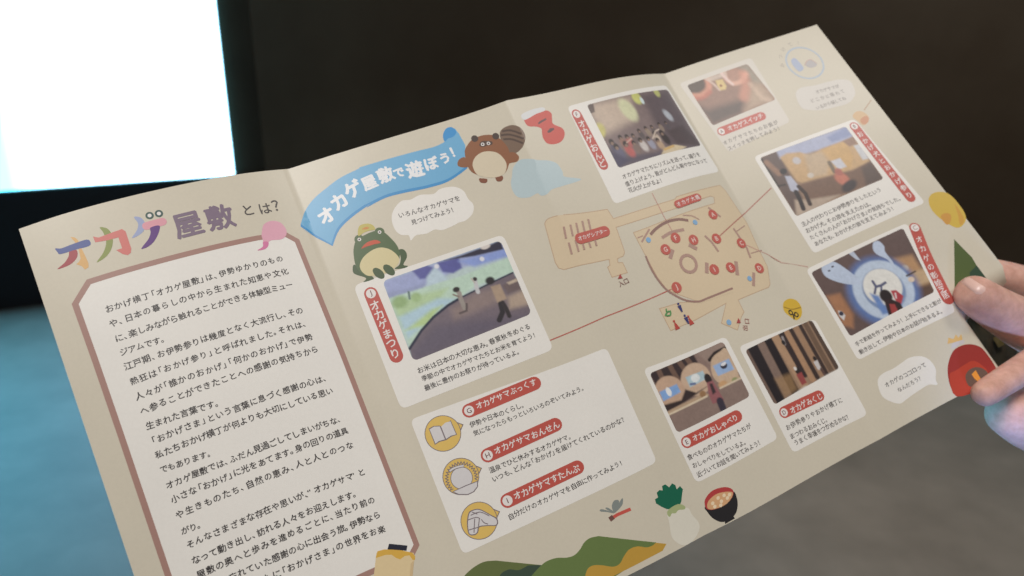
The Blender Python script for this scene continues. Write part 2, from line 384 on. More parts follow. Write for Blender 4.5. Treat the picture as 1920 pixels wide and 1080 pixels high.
class Picture:
    """a printed photograph: a fine grid whose ink colours are mixed by soft shapes, in sheet millimetres"""
    def __init__(self, quad, base, z=12, r=2.0, step=0.34):
        self.q = [np.array(p) for p in quad]; tl, tr, br, bl = self.q
        self.w = (np.linalg.norm(tr - tl) + np.linalg.norm(br - bl)) / 2; self.h = (np.linalg.norm(bl - tl) + np.linalg.norm(br - tr)) / 2
        self.nx = int(self.w / step) + 2; self.ny = int(self.h / step) + 2; self.z = z; self.r = r
        s, t = np.meshgrid(np.linspace(0, 1, self.nx), np.linspace(0, 1, self.ny)); self.s = s.ravel(); self.t = t.ravel()
        S, T = self.s[:, None], self.t[:, None]
        self.p = (1 - S) * (1 - T) * tl + S * (1 - T) * tr + S * T * br + (1 - S) * T * bl
        self.col = np.tile(np.array(ink(*base)), (len(self.p), 1))
    def mix(self, a, c): a = np.clip(a, 0, 1)[:, None]; self.col = self.col * (1 - a) + np.array(ink(*c)) * a
    def blob(self, c, rx, ry, col, soft=0.5, rot=0, a=1.0):
        soft *= .6
        d = self.p - np.array(c); cr, sr = math.cos(R(rot)), math.sin(R(rot))
        x = (d[:, 0] * cr + d[:, 1] * sr) / rx; y = (-d[:, 0] * sr + d[:, 1] * cr) / ry
        q = np.sqrt(x * x + y * y); self.mix(a * (1 - sstep(1 - soft, 1 + soft, q)), col)
    def ringb(self, c, r, w, col, soft=0.6, a=1.0):
        q = np.abs(np.linalg.norm(self.p - np.array(c), axis=1) - r); self.mix(a * (1 - sstep(w * (1 - soft), w * (1 + soft), q)), col)
    def fill(self, pts, col, soft=0.5, a=1.0):
        soft *= .6
        pts = np.array(pts, float); x, y = self.p[:, 0], self.p[:, 1]; ins = np.zeros(len(x), bool); dm = np.full(len(x), 1e9)
        for i in range(len(pts)):
            A, B = pts[i - 1], pts[i]; e_ = B - A; L = e_ @ e_ or 1e-9
            t = np.clip(((x - A[0]) * e_[0] + (y - A[1]) * e_[1]) / L, 0, 1)
            dm = np.minimum(dm, np.hypot(x - A[0] - t * e_[0], y - A[1] - t * e_[1]))
            with np.errstate(divide='ignore', invalid='ignore'):
                cr = ((A[1] > y) != (B[1] > y)) & (x < (B[0] - A[0]) * (y - A[1]) / (B[1] - A[1]) + A[0])
            ins ^= cr
        sd = np.where(ins, dm, -dm); self.mix(a * sstep(-soft, soft, sd), col)
    def line(self, pts, w, col, soft=0.4, a=1.0):
        soft *= .7; pts = np.array(pts, float); dm = np.full(len(self.p), 1e9)
        for A, B in zip(pts[:-1], pts[1:]):
            e_ = B - A; t = np.clip(((self.p - A) @ e_) / (e_ @ e_ or 1e-9), 0, 1); dm = np.minimum(dm, np.linalg.norm(self.p - A - t[:, None] * e_, axis=1))
        self.mix(a * (1 - sstep(w / 2 - soft, w / 2 + soft, dm)), col)
    def grad(self, c, ax, lo, hi, a=1.0):
        q = self.s if ax == 's' else self.t; self.mix(a * sstep(lo, hi, q) if hi > lo else a * (1 - sstep(hi, lo, q)), c)
    def mottle(self, amp, k=2):
        g = np.random.rand(self.ny // k + 3, self.nx // k + 3); yi = (self.t * (self.ny - 1) / k); xi = (self.s * (self.nx - 1) / k)
        y0 = yi.astype(int); x0 = xi.astype(int); fy = yi - y0; fx = xi - x0
        n = g[y0, x0] * (1 - fy) * (1 - fx) + g[y0 + 1, x0] * fy * (1 - fx) + g[y0, x0 + 1] * (1 - fy) * fx + g[y0 + 1, x0 + 1] * fy * fx
        self.col = self.col * (1 + amp * (n - .5))[:, None]
    def build(self, name, parent):
        g_ = self.col @ np.array([.25, .6, .15]); self.col = self.col * .84 + g_[:, None] * .16
        self.mottle(0.10, 2); self.mottle(0.10, 5)
        X = self.s * self.w; Y = self.t * self.h; r = self.r
        dx = np.maximum(np.maximum(r - X, X - (self.w - r)), 0); dy = np.maximum(np.maximum(r - Y, Y - (self.h - r)), 0)
        dd = np.hypot(dx, dy); out_ = dd > r
        # pull corner vertices in onto the rounded outline
        k = np.where(out_, r / np.maximum(dd, 1e-6), 1.0)
        cx = np.clip(X, r, self.w - r); cy = np.clip(Y, r, self.h - r)
        X2 = cx + (X - cx) * k; Y2 = cy + (Y - cy) * k; S = (X2 / self.w)[:, None]; T = (Y2 / self.h)[:, None]; tl, tr, br, bl = self.q
        p = (1 - S) * (1 - T) * tl + S * (1 - T) * tr + S * T * br + (1 - S) * T * bl
        u, v = p[:, 0], p[:, 1]; N = sheet_normal(u, v); P = sheet(u, v) + N * (self.z * 0.000004) - ROOT
        fs = []
        for j in range(self.ny - 1):
            for i in range(self.nx - 1):
                a = j * self.nx + i; q = (a, a + self.nx, a + self.nx + 1, a + 1)
                if sum(out_[list(q)]) < 4: fs.append(q)
        o = mesh_obj(name, P, fs, ink_m, parent, True)
        at = o.data.attributes.new('Col', 'FLOAT_COLOR', 'POINT')
        at.data.foreach_set('color', np.hstack([np.clip(self.col, 0.004, .93), np.ones((len(P), 1))]).astype(np.float32).ravel())
        o.data.normals_split_custom_set_from_vertices([tuple(x) for x in N])
        return o

def lay(name, fn, parent=None, z=2):
    a = Art(z); fn(a); return a.build(name, parent or leaflet)

def pill(parent, a, b, r, letter, text, ta, tb, size, vertical=False, col=RED, gap=0.72):
    A = Art(14); A.poly(capsule(a, b, r), col); A.poly(ell(a, r * gap), WHITE); o = A.build('title_pill', parent)
    B = Art(18); B.char(letter, a, r * 1.05, ink(110, 74, 72), 0.012, 0)
    B.text(text, ta, tb, size, WHITE, 0.018, 1.0, vertical, 0); B.build('title_lettering', parent)
    return o

def caption(parent, rows, size, col=DARK, bold=0.012):
    A = Art(14)
    for s, a, b in rows: A.text(s, a, b, size, col, bold)
    return A.build('caption_text', parent)

# ---- introduction panel
def panel_bits():
    deep = lambda r, g, b: ink(r, g, b, 0.86)
    fr = [(9.46,33.21),(15.88,27.22),(77.50,28.19),(88.41,29.00),(91.84,32.37),(92.45,81.15),(92.46,161.19),(89.30,163.90)]
    low = [(15.9, 164.2), (10.0, 160.5)] + [(10.10,82.48),(9.95,56.00)]
    A = Art(2); A.poly(fr + low, CARD); p = A.build('introduction_panel', leaflet)
    A = Art(6); A.line(fr + [(15.9, 164.2), (10.0, 160.5)] + [(9.94,82.40),(9.79,55.92)], 2.1, ink(160, 124, 114), True); A.build('panel_frame', p)
    A = Art(6)
    sm = lambda pts, c: A.poly(smooth(pts, 4), c)
    sm([(15.47,14.47),(14.83,17.13),(11.91,18.88),(7.58,18.91),(10.49,17.51),(12.40,15.66),(13.23,13.88)], deep(165, 60, 66))
    A.poly([(14.87,9.04),(16.18,9.69),(16.93,11.03),(17.06,13.73),(17.52,17.61),(17.74,20.61),(17.32,22.04),(16.01,22.43),(15.32,20.75),(13.87,19.50),(14.92,19.01),(15.80,18.03),(16.10,14.97),(15.96,12.00)], deep(222, 175, 108))
    sm([(9.10,11.34),(11.03,12.06),(15.55,11.85),(19.66,11.85),(20.57,13.13),(19.73,14.44),(14.86,14.23),(10.14,14.02),(9.40,12.98)], deep(75, 88, 150))
    sm([(25.07,8.77),(27.16,9.84),(28.04,11.92),(27.80,15.09),(26.15,18.30),(23.60,20.36),(20.35,21.21),(23.47,18.44),(25.54,14.87),(25.63,11.12)], deep(140, 150, 75))
    A.poly([(21.94,11.42),(23.63,12.43),(27.91,12.04),(31.97,11.71),(32.87,12.93),(32.78,19.99),(32.21,21.43),(30.99,22.05),(29.41,21.09),(27.82,18.93),(29.88,18.87),(29.90,14.43),(26.28,14.42),(22.07,13.82)], deep(214, 120, 112))
    sm([(37.20,8.38),(39.32,9.24),(40.11,11.86),(38.83,14.51),(36.64,15.76),(34.19,16.08),(36.73,13.59),(37.79,11.16)], deep(160, 170, 205))
    A.poly(capsule(*[(40.32,13.03),(46.03,12.94)], 1.55), deep(226, 160, 172))
    sm([(41.35,14.06),(44.56,14.13),(43.67,16.54),(41.26,19.41),(38.64,20.95),(35.98,21.08),(39.31,18.25),(40.87,15.97)], deep(100, 58, 130))
    for c in [(42.50,9.34),(45.84,9.46)]:
        A.poly(ell(c, 1.45), deep(60, 88, 82)); A.poly(ell(c, 0.72), WHITE)
    A.text('屋敷', (54.41,16.63), (66.39,16.73), 10.8, deep(132, 114, 132), 0.03, 0.3)
    A.text('とは', (77.74,15.98), (84.15,16.30), 5.6, deep(84, 78, 76), 0.012, 1)
    A.text('？', (90.27,15.95), (90.27,15.95), 6.2, deep(84, 78, 76), 0.012, 0)
    A.build('heading', p)
    A = Art(12)
    A.poly(smooth([(79.85,25.81),(81.44,23.17),(84.58,22.16),(87.97,23.37),(89.26,26.74),(88.36,29.29),(85.99,30.64),(82.32,30.31),(80.83,30.76),(80.11,32.37),(78.32,33.43),(75.48,33.22),(78.08,32.08),(78.94,29.57),(79.04,27.71)], 4), ink(214, 160, 176))
    A.poly(smooth([(78.70,30.28),(80.68,30.72),(79.96,32.51),(78.15,33.45),(75.58,33.25),(78.05,32.19)], 3), ink(205, 120, 158))
    A.build('pink_speech_mark', p)
    rows = [('おかげ横丁「オカゲ屋敷」は、伊勢ゆかりのもの', (19.36,39.28), (82.42,38.72)), ('や、日本の暮らしの中から生まれた知恵や文化', (19.20,44.69), (82.40,44.35)),
        ('に、楽しみながら触れることができる体験型ミュー', (19.43,50.66), (82.34,50.05)), ('ジアムです。', (19.34,55.80), (32.92,56.41)),
        ('江戸期、お伊勢参りは幾度となく大流行し、その', (19.31,61.35), (82.49,61.19)), ('熱狂は「おかげ参り」と呼ばれました。それは、', (19.55,67.20), (82.63,66.85)),
        ('人々が「誰かのおかげ」「何かのおかげ」で伊勢', (19.60,73.05), (82.26,72.68)), ('へ参ることができたことへの感謝の気持ちから', (19.59,78.44), (82.70,78.03)),
        ('生まれた言葉です。', (19.64,84.24), (42.92,85.58)), ('「おかげさま」という言葉に息づく感謝の心は、', (19.21,89.79), (82.48,89.89)),
        ('私たちおかげ横丁が何よりも大切にしている思い', (19.55,95.17), (82.19,95.37)), ('でもあります。', (19.30,100.66), (34.96,101.87)),
        ('オカゲ屋敷では、ふだん見過ごしてしまいがちな、', (19.65,106.59), (82.05,106.80)), ('小さな「おかげ」に光をあてます。身の回りの道具', (19.83,111.84), (82.29,111.92)),
        ('や生きものたち、自然の恵み、人と人とのつな', (19.61,117.46), (82.06,117.72)), ('がり。', (19.49,123.30), (24.36,123.70)),
        ('そんなさまざまな存在や思いが、“オカゲサマ”と', (19.76,128.52), (82.72,128.76)), ('なって動き出し、訪れる人々をお迎えします。', (19.72,134.35), (77.59,135.35)),
        ('屋敷の奥へと歩みを進めるごとに、当たり前の', (19.90,139.49), (82.41,139.96)), ('ように忘れていた感謝の心に出会う旅。伊勢なら', (20.05,144.98), (82.36,145.66)),
        ('ではの趣とともに「おかげさま」の世界をお楽', (20.13,150.40), (82.17,151.15)), ('しみください。', (20.20,155.81), (37.12,156.56))]
    A = Art(6)
    for s, a, b in rows: A.text(s, a, b, 3.0, DARK, 0.017)
    A.build('body_text', p)
    A = Art(18)                                  # a bottle of custard pudding
    A.poly([(73.15,166.49),(75.36,162.34),(77.33,158.54),(78.48,157.99),(90.24,163.47),(90.16,165.27),(88.52,167.77),(86.04,171.96)], ink(214, 192, 150))
    A.poly([(76.51,160.00),(77.94,158.03),(80.47,158.30),(85.91,160.75),(89.76,163.29),(90.35,164.82),(89.84,166.09),(89.00,165.87),(88.46,163.84),(86.74,163.42),(84.68,163.90),(83.47,162.89),(82.30,161.12),(80.21,160.36),(78.17,160.19)], ink(208, 165, 72))
    A.poly([(82.90,157.10),(89.08,160.25),(88.06,161.85),(81.62,158.76)], ink(36, 38, 52))
    A.poly([(87.85,166.72),(89.44,166.14),(86.36,172.09),(85.35,171.67)], ink(200, 175, 135))
    A.build('pudding_bottle_drawing', p)
panel_bits()

# ---- blue ribbon with the heading
def ribbon():
    up = smooth([(95.85,25.32),(99.83,19.72),(104.56,16.10),(110.04,13.67),(118.05,10.77),(126.80,9.26)] + [(127.54,8.86),(138.79,8.93),(152.53,9.34),(160.95,9.78),(165.96,8.91),(167.56,7.31)], 5, False)
    end = [(172.52,4.42),(173.26,7.20),(173.83,13.38),(169.57,22.82)]
    lo = smooth([(169.57,22.82),(160.74,25.41),(150.96,25.39),(141.73,24.35),(132.97,23.93),(123.63,25.35)] + [(125.66,24.60),(116.42,27.56),(109.27,31.34),(104.70,36.92)], 5, False)
    A = Art(3)
    A.poly(smooth([(169.64,22.65),(170.13,23.73),(160.22,26.67),(150.46,26.64),(141.22,25.64),(132.47,25.22),(123.68,26.76)] + [(125.80,25.79),(116.88,28.65),(109.77,32.32),(104.85,37.90)], 5, False) + [(95.49,27.11)] + list(reversed(lo)), ink(62, 138, 192))
    A.poly(up + end + lo[1:] + [(95.66,26.03)], ink(106, 166, 204))
    A.poly(smooth([(165.96,8.91),(166.38,5.93),(168.85,3.41),(171.58,3.64),(172.50,6.28),(170.44,7.93),(167.87,8.08)], 5), ink(58, 140, 198))
    A.poly([(95.85,25.32),(104.70,36.92),(104.56,37.61),(95.44,26.49)], ink(62, 138, 192))
    p = A.build('ribbon_banner', leaflet)
    A = Art(12); W = ink(226, 226, 228)
    for ch, pos, sz, rt in [('オ', (107.15,24.66), 7.6, -14), ('カ', (114.11,20.60), 7.6, -16), ('ゲ', (121.32,17.29), 7.8, -12), ('屋', (128.71,16.62), 6.5, -6), ('敷', (136.37,15.48), 7.0, -4), ('で', (142.03,16.28), 4.9, 0), ('遊', (148.95,17.09), 7.6, 4), ('ぼ', (156.42,16.69), 6.4, 3), ('う', (163.07,16.26), 5.4, 0), ('！', (168.61,14.61), 5.6, -3)]:
        A.char(ch, pos, sz, W, 0.045, R(rt))
    A.build('ribbon_lettering', p)
ribbon()

def bubble(outline, rows, size, col, fill=CARD):
    A = Art(3); A.poly(smooth(outline, 4), fill); p = A.build('speech_bubble', leaflet)
    caption(p, rows, size, col)
bubble([(131.40,35.28),(133.75,31.36),(138.25,28.65),(142.17,29.29),(146.66,28.57),(152.15,29.97),(155.81,28.75),(161.49,29.56),(164.85,32.64),(165.34,36.68),(166.44,39.96),(164.64,43.52),(160.73,45.50),(157.37,45.49),(155.35,45.94),(149.73,46.35),(146.63,45.09),(142.81,45.65),(138.35,44.91),(135.53,46.36),(135.50,43.91),(132.71,42.75),(131.18,39.91)],
       [('いろんなオカゲサマを', (135.88,34.68), (161.01,35.21)), ('見つけてみよう！', (139.73,39.04), (157.75,39.24))], 2.75, ink(88, 84, 84))

# ---- drawings beside the cards
def frog(A):
    G = ink(76, 96, 58); G2 = ink(66, 84, 52)
    for leg in ([(110.05,48.39),(111.80,50.57),(115.38,56.15),(114.23,56.93),(110.92,56.67),(112.53,55.40),(108.90,52.22),(108.85,50.07)], [(128.91,48.75),(130.96,48.73),(131.82,50.71),(131.07,52.92),(128.73,55.17),(130.30,56.35),(128.41,56.71),(124.77,55.65),(127.20,54.62),(128.87,51.83)]): A.poly(smooth(leg, 4), G2)
    A.poly(smooth([(111.41,44.32),(112.77,41.14),(114.80,38.79),(119.53,37.69),(123.33,37.59),(126.23,39.11),(128.10,42.57),(129.39,46.76),(128.93,50.62),(127.00,53.63),(122.96,55.85),(117.19,55.90),(112.69,54.24),(110.55,50.10)], 5), G)
    A.poly(smooth([(111.80,50.57),(113.86,47.36),(117.76,45.40),(121.97,44.93),(125.39,46.58),(127.46,49.47),(128.04,52.46),(125.97,54.79),(121.74,56.02),(117.19,55.90),(113.19,54.42)], 5), ink(205, 192, 148))
    for c in [(115.91,38.88),(124.80,38.61)]: A.poly(ell(c, 2.0), G)
    for c in [(118.00,55.28),(122.45,55.36)]: A.poly(ell(c, 1.7, 2.9, -25), G2)
    for c in [(115.89,38.93),(124.77,38.66)]: A.poly(ell(c, 0.75), WHITE); A.poly(ell(c, 0.36), DARK)
    A.poly(smooth([(115.24,42.95),(118.18,41.23),(121.90,41.32),(123.52,43.13),(120.41,42.95),(117.57,42.86)], 4), ink(190, 78, 48))
    A.poly(smooth([(116.02,37.37),(117.72,33.63),(120.62,33.28),(123.03,34.56),(123.58,36.93),(121.07,36.68),(118.72,36.78)], 4), ink(184, 172, 92))
    A.poly(smooth([(118.32,35.08),(120.38,34.69),(121.53,35.47),(120.26,35.77)], 3), ink(196, 130, 60))
lay('frog_drawing', frog, z=5)

def raccoon(A):
    B = ink(136, 88, 58)
    A.poly(smooth([(190.08,14.07),(192.57,11.64),(197.21,11.56),(200.38,14.16),(200.90,17.98),(198.67,21.67),(195.43,23.78),(191.71,24.03),(189.76,20.30)], 5), ink(116, 94, 78))
    for ln in ([(191.79,12.69),(195.62,13.66),(199.46,16.92)], [(190.47,14.21),(194.53,15.40),(199.58,19.32)], [(190.84,16.36),(194.49,17.73),(198.35,21.21)]): A.line(smooth(ln, 4, False), 0.9, ink(80, 62, 54))
    A.poly(smooth([(171.38,18.50),(168.42,18.83),(167.02,20.99),(168.47,22.45),(171.11,22.88)], 4), B); A.poly(smooth([(190.44,23.22),(193.09,23.89),(194.12,26.28),(192.57,28.02),(190.09,27.74),(187.73,27.20)], 4), B)
    A.poly(smooth([(172.34,16.18),(174.66,13.66),(177.99,11.80),(182.91,11.50),(187.38,13.08),(189.87,16.33),(191.16,20.83),(190.25,25.15),(188.19,28.36),(185.03,31.17),(180.81,31.30),(175.42,29.08),(171.90,26.23),(171.03,22.33)], 5), B)
    for pts in ([(173.39,29.69),(174.98,30.11),(176.74,31.18),(175.53,32.52),(173.43,31.53)], [(180.41,31.49),(182.17,31.13),(183.69,32.33),(182.57,33.90),(180.51,33.49)]): A.poly(smooth(pts, 4), ink(124, 74, 52))
    A.poly(smooth([(173.11,23.36),(175.39,20.19),(179.14,18.84),(182.72,19.43),(185.97,21.58),(187.52,25.46),(187.11,28.62),(184.63,31.35),(180.69,31.59),(176.78,30.34),(173.46,27.75)], 5), ink(205, 192, 168))
    for c in [(178.94,11.79),(188.22,13.85)]: A.poly(ell(c, 1.55), ink(72, 58, 52))
    A.poly(smooth([(179.66,15.37),(181.18,14.03),(183.51,14.58),(185.65,15.60),(185.08,16.93),(182.95,16.65),(180.75,16.55)], 4), ink(82, 62, 52))
    for c in [(181.22,15.44),(183.79,15.88)]: A.poly(ell(c, 0.8), WHITE); A.poly(ell(c, 0.4), DARK)
lay('raccoon_dog_drawing', raccoon, z=9)

def cloud(A):
    A.poly(smooth([(187.59,33.42),(189.77,29.94),(193.94,27.88),(198.07,28.93),(201.43,30.51),(207.12,32.11),(210.29,34.53),(211.08,38.79),(211.00,41.13),(218.57,44.47),(207.93,45.07),(202.07,45.29),(198.98,46.69),(196.14,46.43),(194.92,44.77),(190.84,45.15),(186.40,43.48),(185.18,40.41),(185.66,36.66)], 5), ink(176, 192, 196))
lay('pale_blue_cloud_drawing', cloud, z=3)
def gourd(A):
    A.poly(smooth([(203.81,10.74),(205.54,8.66),(208.68,8.20),(214.39,8.60),(217.50,8.39),(219.18,10.28),(218.23,12.89),(217.63,15.56),(221.08,18.44),(221.15,21.26),(218.53,24.13),(214.63,25.16),(210.31,24.19),(209.16,21.35),(209.72,18.73),(210.47,16.47),(208.27,15.00),(204.44,13.92)], 5), ink(190, 74, 62))
    A.poly(smooth([(203.64,8.11),(209.45,6.61),(216.19,6.50),(216.41,8.30),(211.21,9.02),(204.14,10.80)], 4), ink(204, 204, 204))
    A.poly([(210.13,13.44),(211.57,12.76),(215.10,11.95),(215.29,12.76),(211.87,13.65),(210.09,14.26)], ink(84, 52, 52)); A.poly([(212.86,18.35),(214.92,17.20),(216.81,17.48),(216.90,18.19),(214.32,19.15),(212.79,19.23)], ink(84, 52, 52))
lay('red_gourd_drawing', gourd, z=3)

def hills(A):
    A.poly(smooth([(103.25,179.92),(105.53,178.34),(109.86,177.13),(114.05,177.00),(118.17,178.40)], 5, False) + [(133.60,187.09),(131.34,194.80),(101.63,183.88)], ink(96, 106, 62))
    A.poly(smooth([(116.43,185.14),(118.21,183.55),(121.59,183.46),(124.79,185.16),(128.79,185.06)], 5, False) + [(133.60,187.09),(129.44,193.94),(115.39,187.59)], ink(58, 74, 60))
    A.poly(smooth([(127.31,189.77),(130.86,188.14),(135.50,186.69),(139.97,187.05),(143.67,188.53),(146.95,189.06),(150.10,187.99),(152.64,186.34),(155.62,185.70),(159.19,186.44)], 5, False) + [(179.96,198.46),(178.33,201.79),(166.95,202.19),(154.19,203.56),(126.14,192.45)], ink(100, 118, 68))
    A.poly(smooth([(147.22,198.76),(149.66,196.04),(152.50,195.67),(155.96,197.22),(159.72,199.47),(162.76,199.46),(165.47,197.62),(168.59,196.22),(172.12,196.58),(175.54,198.53),(178.18,198.89),(179.81,198.51)], 5, False) + [(183.75,200.79),(181.12,202.51),(166.73,202.65),(154.61,202.66)], ink(184, 145, 62))
lay('green_hills_drawing', hills, z=3)
def dragonfly(A):
    for w_, c in (([(168.74,181.04),(166.17,179.34),(163.74,178.00),(164.52,177.38),(166.90,179.09)], 0), ([(168.94,181.01),(167.15,179.20),(166.28,177.80),(167.18,177.85),(168.68,179.87)], 0), ([(169.09,180.96),(168.99,178.29),(170.87,176.54),(172.74,177.18),(171.88,178.98)], 0), ([(169.19,181.00),(170.77,179.36),(174.14,177.11),(174.54,177.57),(173.16,179.55)], 0)): A.poly(smooth(w_, 3), ink(128, 134, 130))
    A.line([(166.02,182.51),(169.80,182.07),(175.89,182.30)], 1.3, ink(192, 84, 74)); A.line([(166.02,182.51),(167.91,182.15)], 1.9, ink(110, 76, 70))
lay('dragonfly_drawing', dragonfly, z=3)
def radish(A):
    A.poly([(189.89,188.72),(188.22,186.90),(186.71,184.75),(187.00,183.14),(188.55,182.99),(188.85,181.08),(190.36,180.62),(191.61,181.37),(192.12,179.68),(193.75,179.68),(194.68,181.46),(196.55,180.58),(197.57,181.82),(197.33,183.59),(199.25,183.02),(199.82,184.76),(198.49,186.48),(197.03,188.72),(195.29,190.23),(192.98,190.29)], ink(22, 96, 72))
    A.poly(smooth([(189.17,190.81),(192.22,190.51),(195.13,191.20),(198.48,192.32),(198.87,195.42),(200.09,199.48),(198.76,202.33),(194.90,204.50)] + [(191.14,204.86)] + [(188.52,203.03),(187.03,199.58),(187.88,195.97),(188.76,192.92)], 4), ink(212, 207, 193))
    A.poly(smooth([(189.75,189.64),(192.36,188.95),(195.51,189.16),(197.52,190.99),(196.93,192.17),(194.44,191.27),(192.54,191.82),(191.23,191.20),(189.86,192.00),(189.21,191.12)], 4), ink(160, 170, 122))
lay('white_radish_drawing', radish, z=3)
def bowl(A):
    A.poly([(210.67,204.62),(211.27,203.13),(215.47,202.94),(215.81,204.45)], ink(36, 34, 36))
    A.poly(smooth([(205.95,194.68),(205.64,197.19),(206.85,200.63),(209.51,203.24),(213.19,203.98),(217.13,202.80),(219.48,200.32),(220.67,197.30),(220.19,194.40),(213.97,193.71)], 5), ink(38, 36, 38))
    A.poly(smooth([(205.93,194.09),(207.35,192.04),(211.26,190.46),(215.59,190.74),(219.03,192.09),(220.49,194.24),(218.72,196.42),(214.50,197.79),(209.18,197.53),(206.14,196.23)], 5), ink(172, 62, 62))
    A.poly(smooth([(206.67,194.99),(208.35,193.35),(212.28,192.38),(216.43,193.02),(219.84,194.66),(218.31,196.53),(214.50,197.79),(209.23,197.43),(206.75,196.37)], 5), ink(205, 160, 118))
    for c in [(209.50,195.02),(212.75,194.07),(215.77,194.21),(218.13,194.97),(213.49,195.87),(216.64,195.78),(209.69,196.57),(212.44,197.18)]: A.poly(ell(c, 0.85, 0.7, -20), ink(226, 204, 172))
lay('soup_bowl_drawing', bowl, z=3)
def yellow_fruit(A):
    A.poly(smooth([(389.91,114.54),(393.96,112.80),(398.59,114.16),(401.18,117.33),(401.84,123.04),(401.05,129.38),(397.90,132.97),(393.55,134.11),(390.80,131.41),(388.12,125.32),(387.65,119.36)], 5), ink(200, 168, 66))
    A.poly(smooth([(389.24,125.41),(392.55,124.66),(394.39,126.47),(392.14,129.56),(389.25,130.31)], 4), ink(196, 142, 62)); A.poly(smooth([(399.84,122.26),(399.61,127.97),(398.18,132.27),(395.16,132.96),(397.66,127.93)], 4), ink(196, 148, 60))
lay('yellow_fruit_drawing', yellow_fruit, z=3)
def pine(A):
    A.poly([(387.77,138.37),(388.58,143.92),(389.62,150.04),(388.99,154.66),(388.82,164.62),(379.48,164.04),(369.96,163.69)], ink(74, 90, 42)); A.poly([(389.09,154.70),(389.07,164.74),(380.96,161.99),(383.67,156.37)], ink(40, 66, 46))
lay('green_pine_drawing', pine, z=3)
def stove(A):
    A.poly(smooth([(342.13,204.70),(342.36,199.78),(344.60,194.36),(347.88,190.08),(353.07,186.28),(357.82,185.55),(362.36,186.73),(366.02,190.19),(366.83,195.45),(366.48,201.22)], 5, False) + [(365.35,204.37),(355.26,205.34)], ink(150, 48, 42))
    A.poly(smooth([(344.91,195.23),(349.28,194.43),(354.25,193.88),(358.76,193.97),(361.07,197.15),(361.54,201.80),(356.00,206.42),(342.13,204.70)], 4), ink(176, 62, 44))
    A.poly(smooth([(351.07,198.95),(354.41,196.90),(358.10,197.05),(360.74,199.20),(361.15,202.34),(357.15,204.80),(350.38,203.70)], 4), ink(104, 82, 72))
    A.poly([(354.39,199.08),(357.24,198.26),(356.90,202.49),(355.09,203.44),(354.36,201.27)], ink(226, 150, 60))
    A.poly(smooth([(353.28,184.89),(355.43,182.91),(359.80,182.73),(360.54,184.96),(355.89,185.01)], 4), ink(196, 190, 192)); A.poly([(352.91,182.10),(355.10,179.75),(356.91,181.36),(359.17,179.79),(359.33,181.75),(361.57,180.77),(360.47,183.42),(355.92,182.77)], ink(212, 174, 112))
lay('red_stove_drawing', stove, z=3)
def lantern(A):
    A.poly(smooth([(382.69,58.63),(385.30,56.68),(388.56,56.96),(390.39,59.70),(390.30,62.33),(387.85,64.66),(384.76,65.06),(383.76,62.03)], 4), ink(204, 172, 132)); A.poly(smooth([(385.28,61.65),(389.17,60.55),(390.30,62.33),(388.03,64.40),(385.12,64.55)], 4), ink(194, 138, 104))
    A.line([(390.89,57.22),(398.06,53.31)], 0.5, ink(176, 144, 116))
lay('small_lantern_drawing', lantern, z=3)
def bell(A):
    A.poly(smooth([(288.73,133.49),(291.27,131.40),(295.60,131.18),(298.90,133.18),(299.36,136.91),(296.36,140.67),(291.79,141.59),(289.35,138.61),(287.99,136.09)], 4), ink(204, 168, 58))
    A.line(smooth([(289.10,133.75),(293.12,136.19),(298.96,136.79)], 4, False), 0.5, ink(150, 118, 44))
    for c in [(291.22,137.41),(293.83,139.23)]: A.poly(ell(c, 1.4), ink(52, 44, 36)); A.poly(ell(c, 0.7), ink(204, 168, 58))
    A.line([(292.33,138.44),(291.02,140.87)], 0.9, ink(52, 44, 36))
lay('yellow_bell_drawing', bell, z=3)

# ---- round stamp mark, upper right
def stamp(A):
    c = (378.30,19.87); Bl = ink(166, 178, 190)
    A.line(ell(c, 10.2, 10.2), 1.0, Bl, True)
    A.poly(smooth([(372.10,15.80),(374.95,15.42),(375.97,20.62),(375.25,23.12),(371.99,23.66),(371.09,19.23)], 3), ink(160, 170, 192)); A.poly(smooth([(379.00,19.98),(382.67,19.36),(384.46,21.96),(383.12,23.90),(379.71,23.70),(377.94,22.02)], 4), ink(170, 165, 165))
    A.line(smooth([(377.35,21.46),(379.64,19.52),(382.75,19.24),(384.31,22.46)], 4, False), 0.6, ink(184, 160, 150))
    for i, ch in enumerate('みつけて！'):
        t = R(-168 + i * 25); A.char(ch, (c[0] + 13.2 * math.cos(t), c[1] + 13.2 * math.sin(t)), 2.8, ink(160, 152, 142), 0.0, t + math.pi / 2)
lay('round_stamp_mark', stamp, z=3)
PALE = ink(204, 198, 190); GREYTXT = ink(150, 143, 137)
bubble([(367.68,32.93),(375.06,34.30),(384.19,34.98),(391.03,36.19),(394.81,39.02),(393.65,44.76),(391.14,47.87),(385.57,50.43),(377.64,50.03),(369.58,48.92),(363.56,46.63),(360.23,44.07),(360.50,38.92),(362.82,34.48)],
       [('オカゲサマが', (373.96,38.27), (386.04,39.24)), ('どこかに隠れて', (368.07,42.27), (386.80,43.00)), ('いるから探してね', (368.46,46.85), (384.98,47.18))], 2.5, GREYTXT, PALE)
bubble([(314.45,181.68),(318.21,180.69),(323.08,180.94),(328.05,180.48),(333.05,179.99),(338.17,181.59),(340.93,184.90),(341.06,189.73),(338.25,193.81),(337.45,196.30),(333.90,194.56),(329.19,194.74),(324.31,195.15),(320.95,195.60),(316.96,195.84),(313.55,192.92),(311.61,189.48),(312.33,184.89)],
       [('オカゲのココロって', (316.62,185.98), (336.92,185.89)), ('なんだろう？', (320.57,190.45), (332.30,190.17))], 2.7, ink(96, 92, 90))

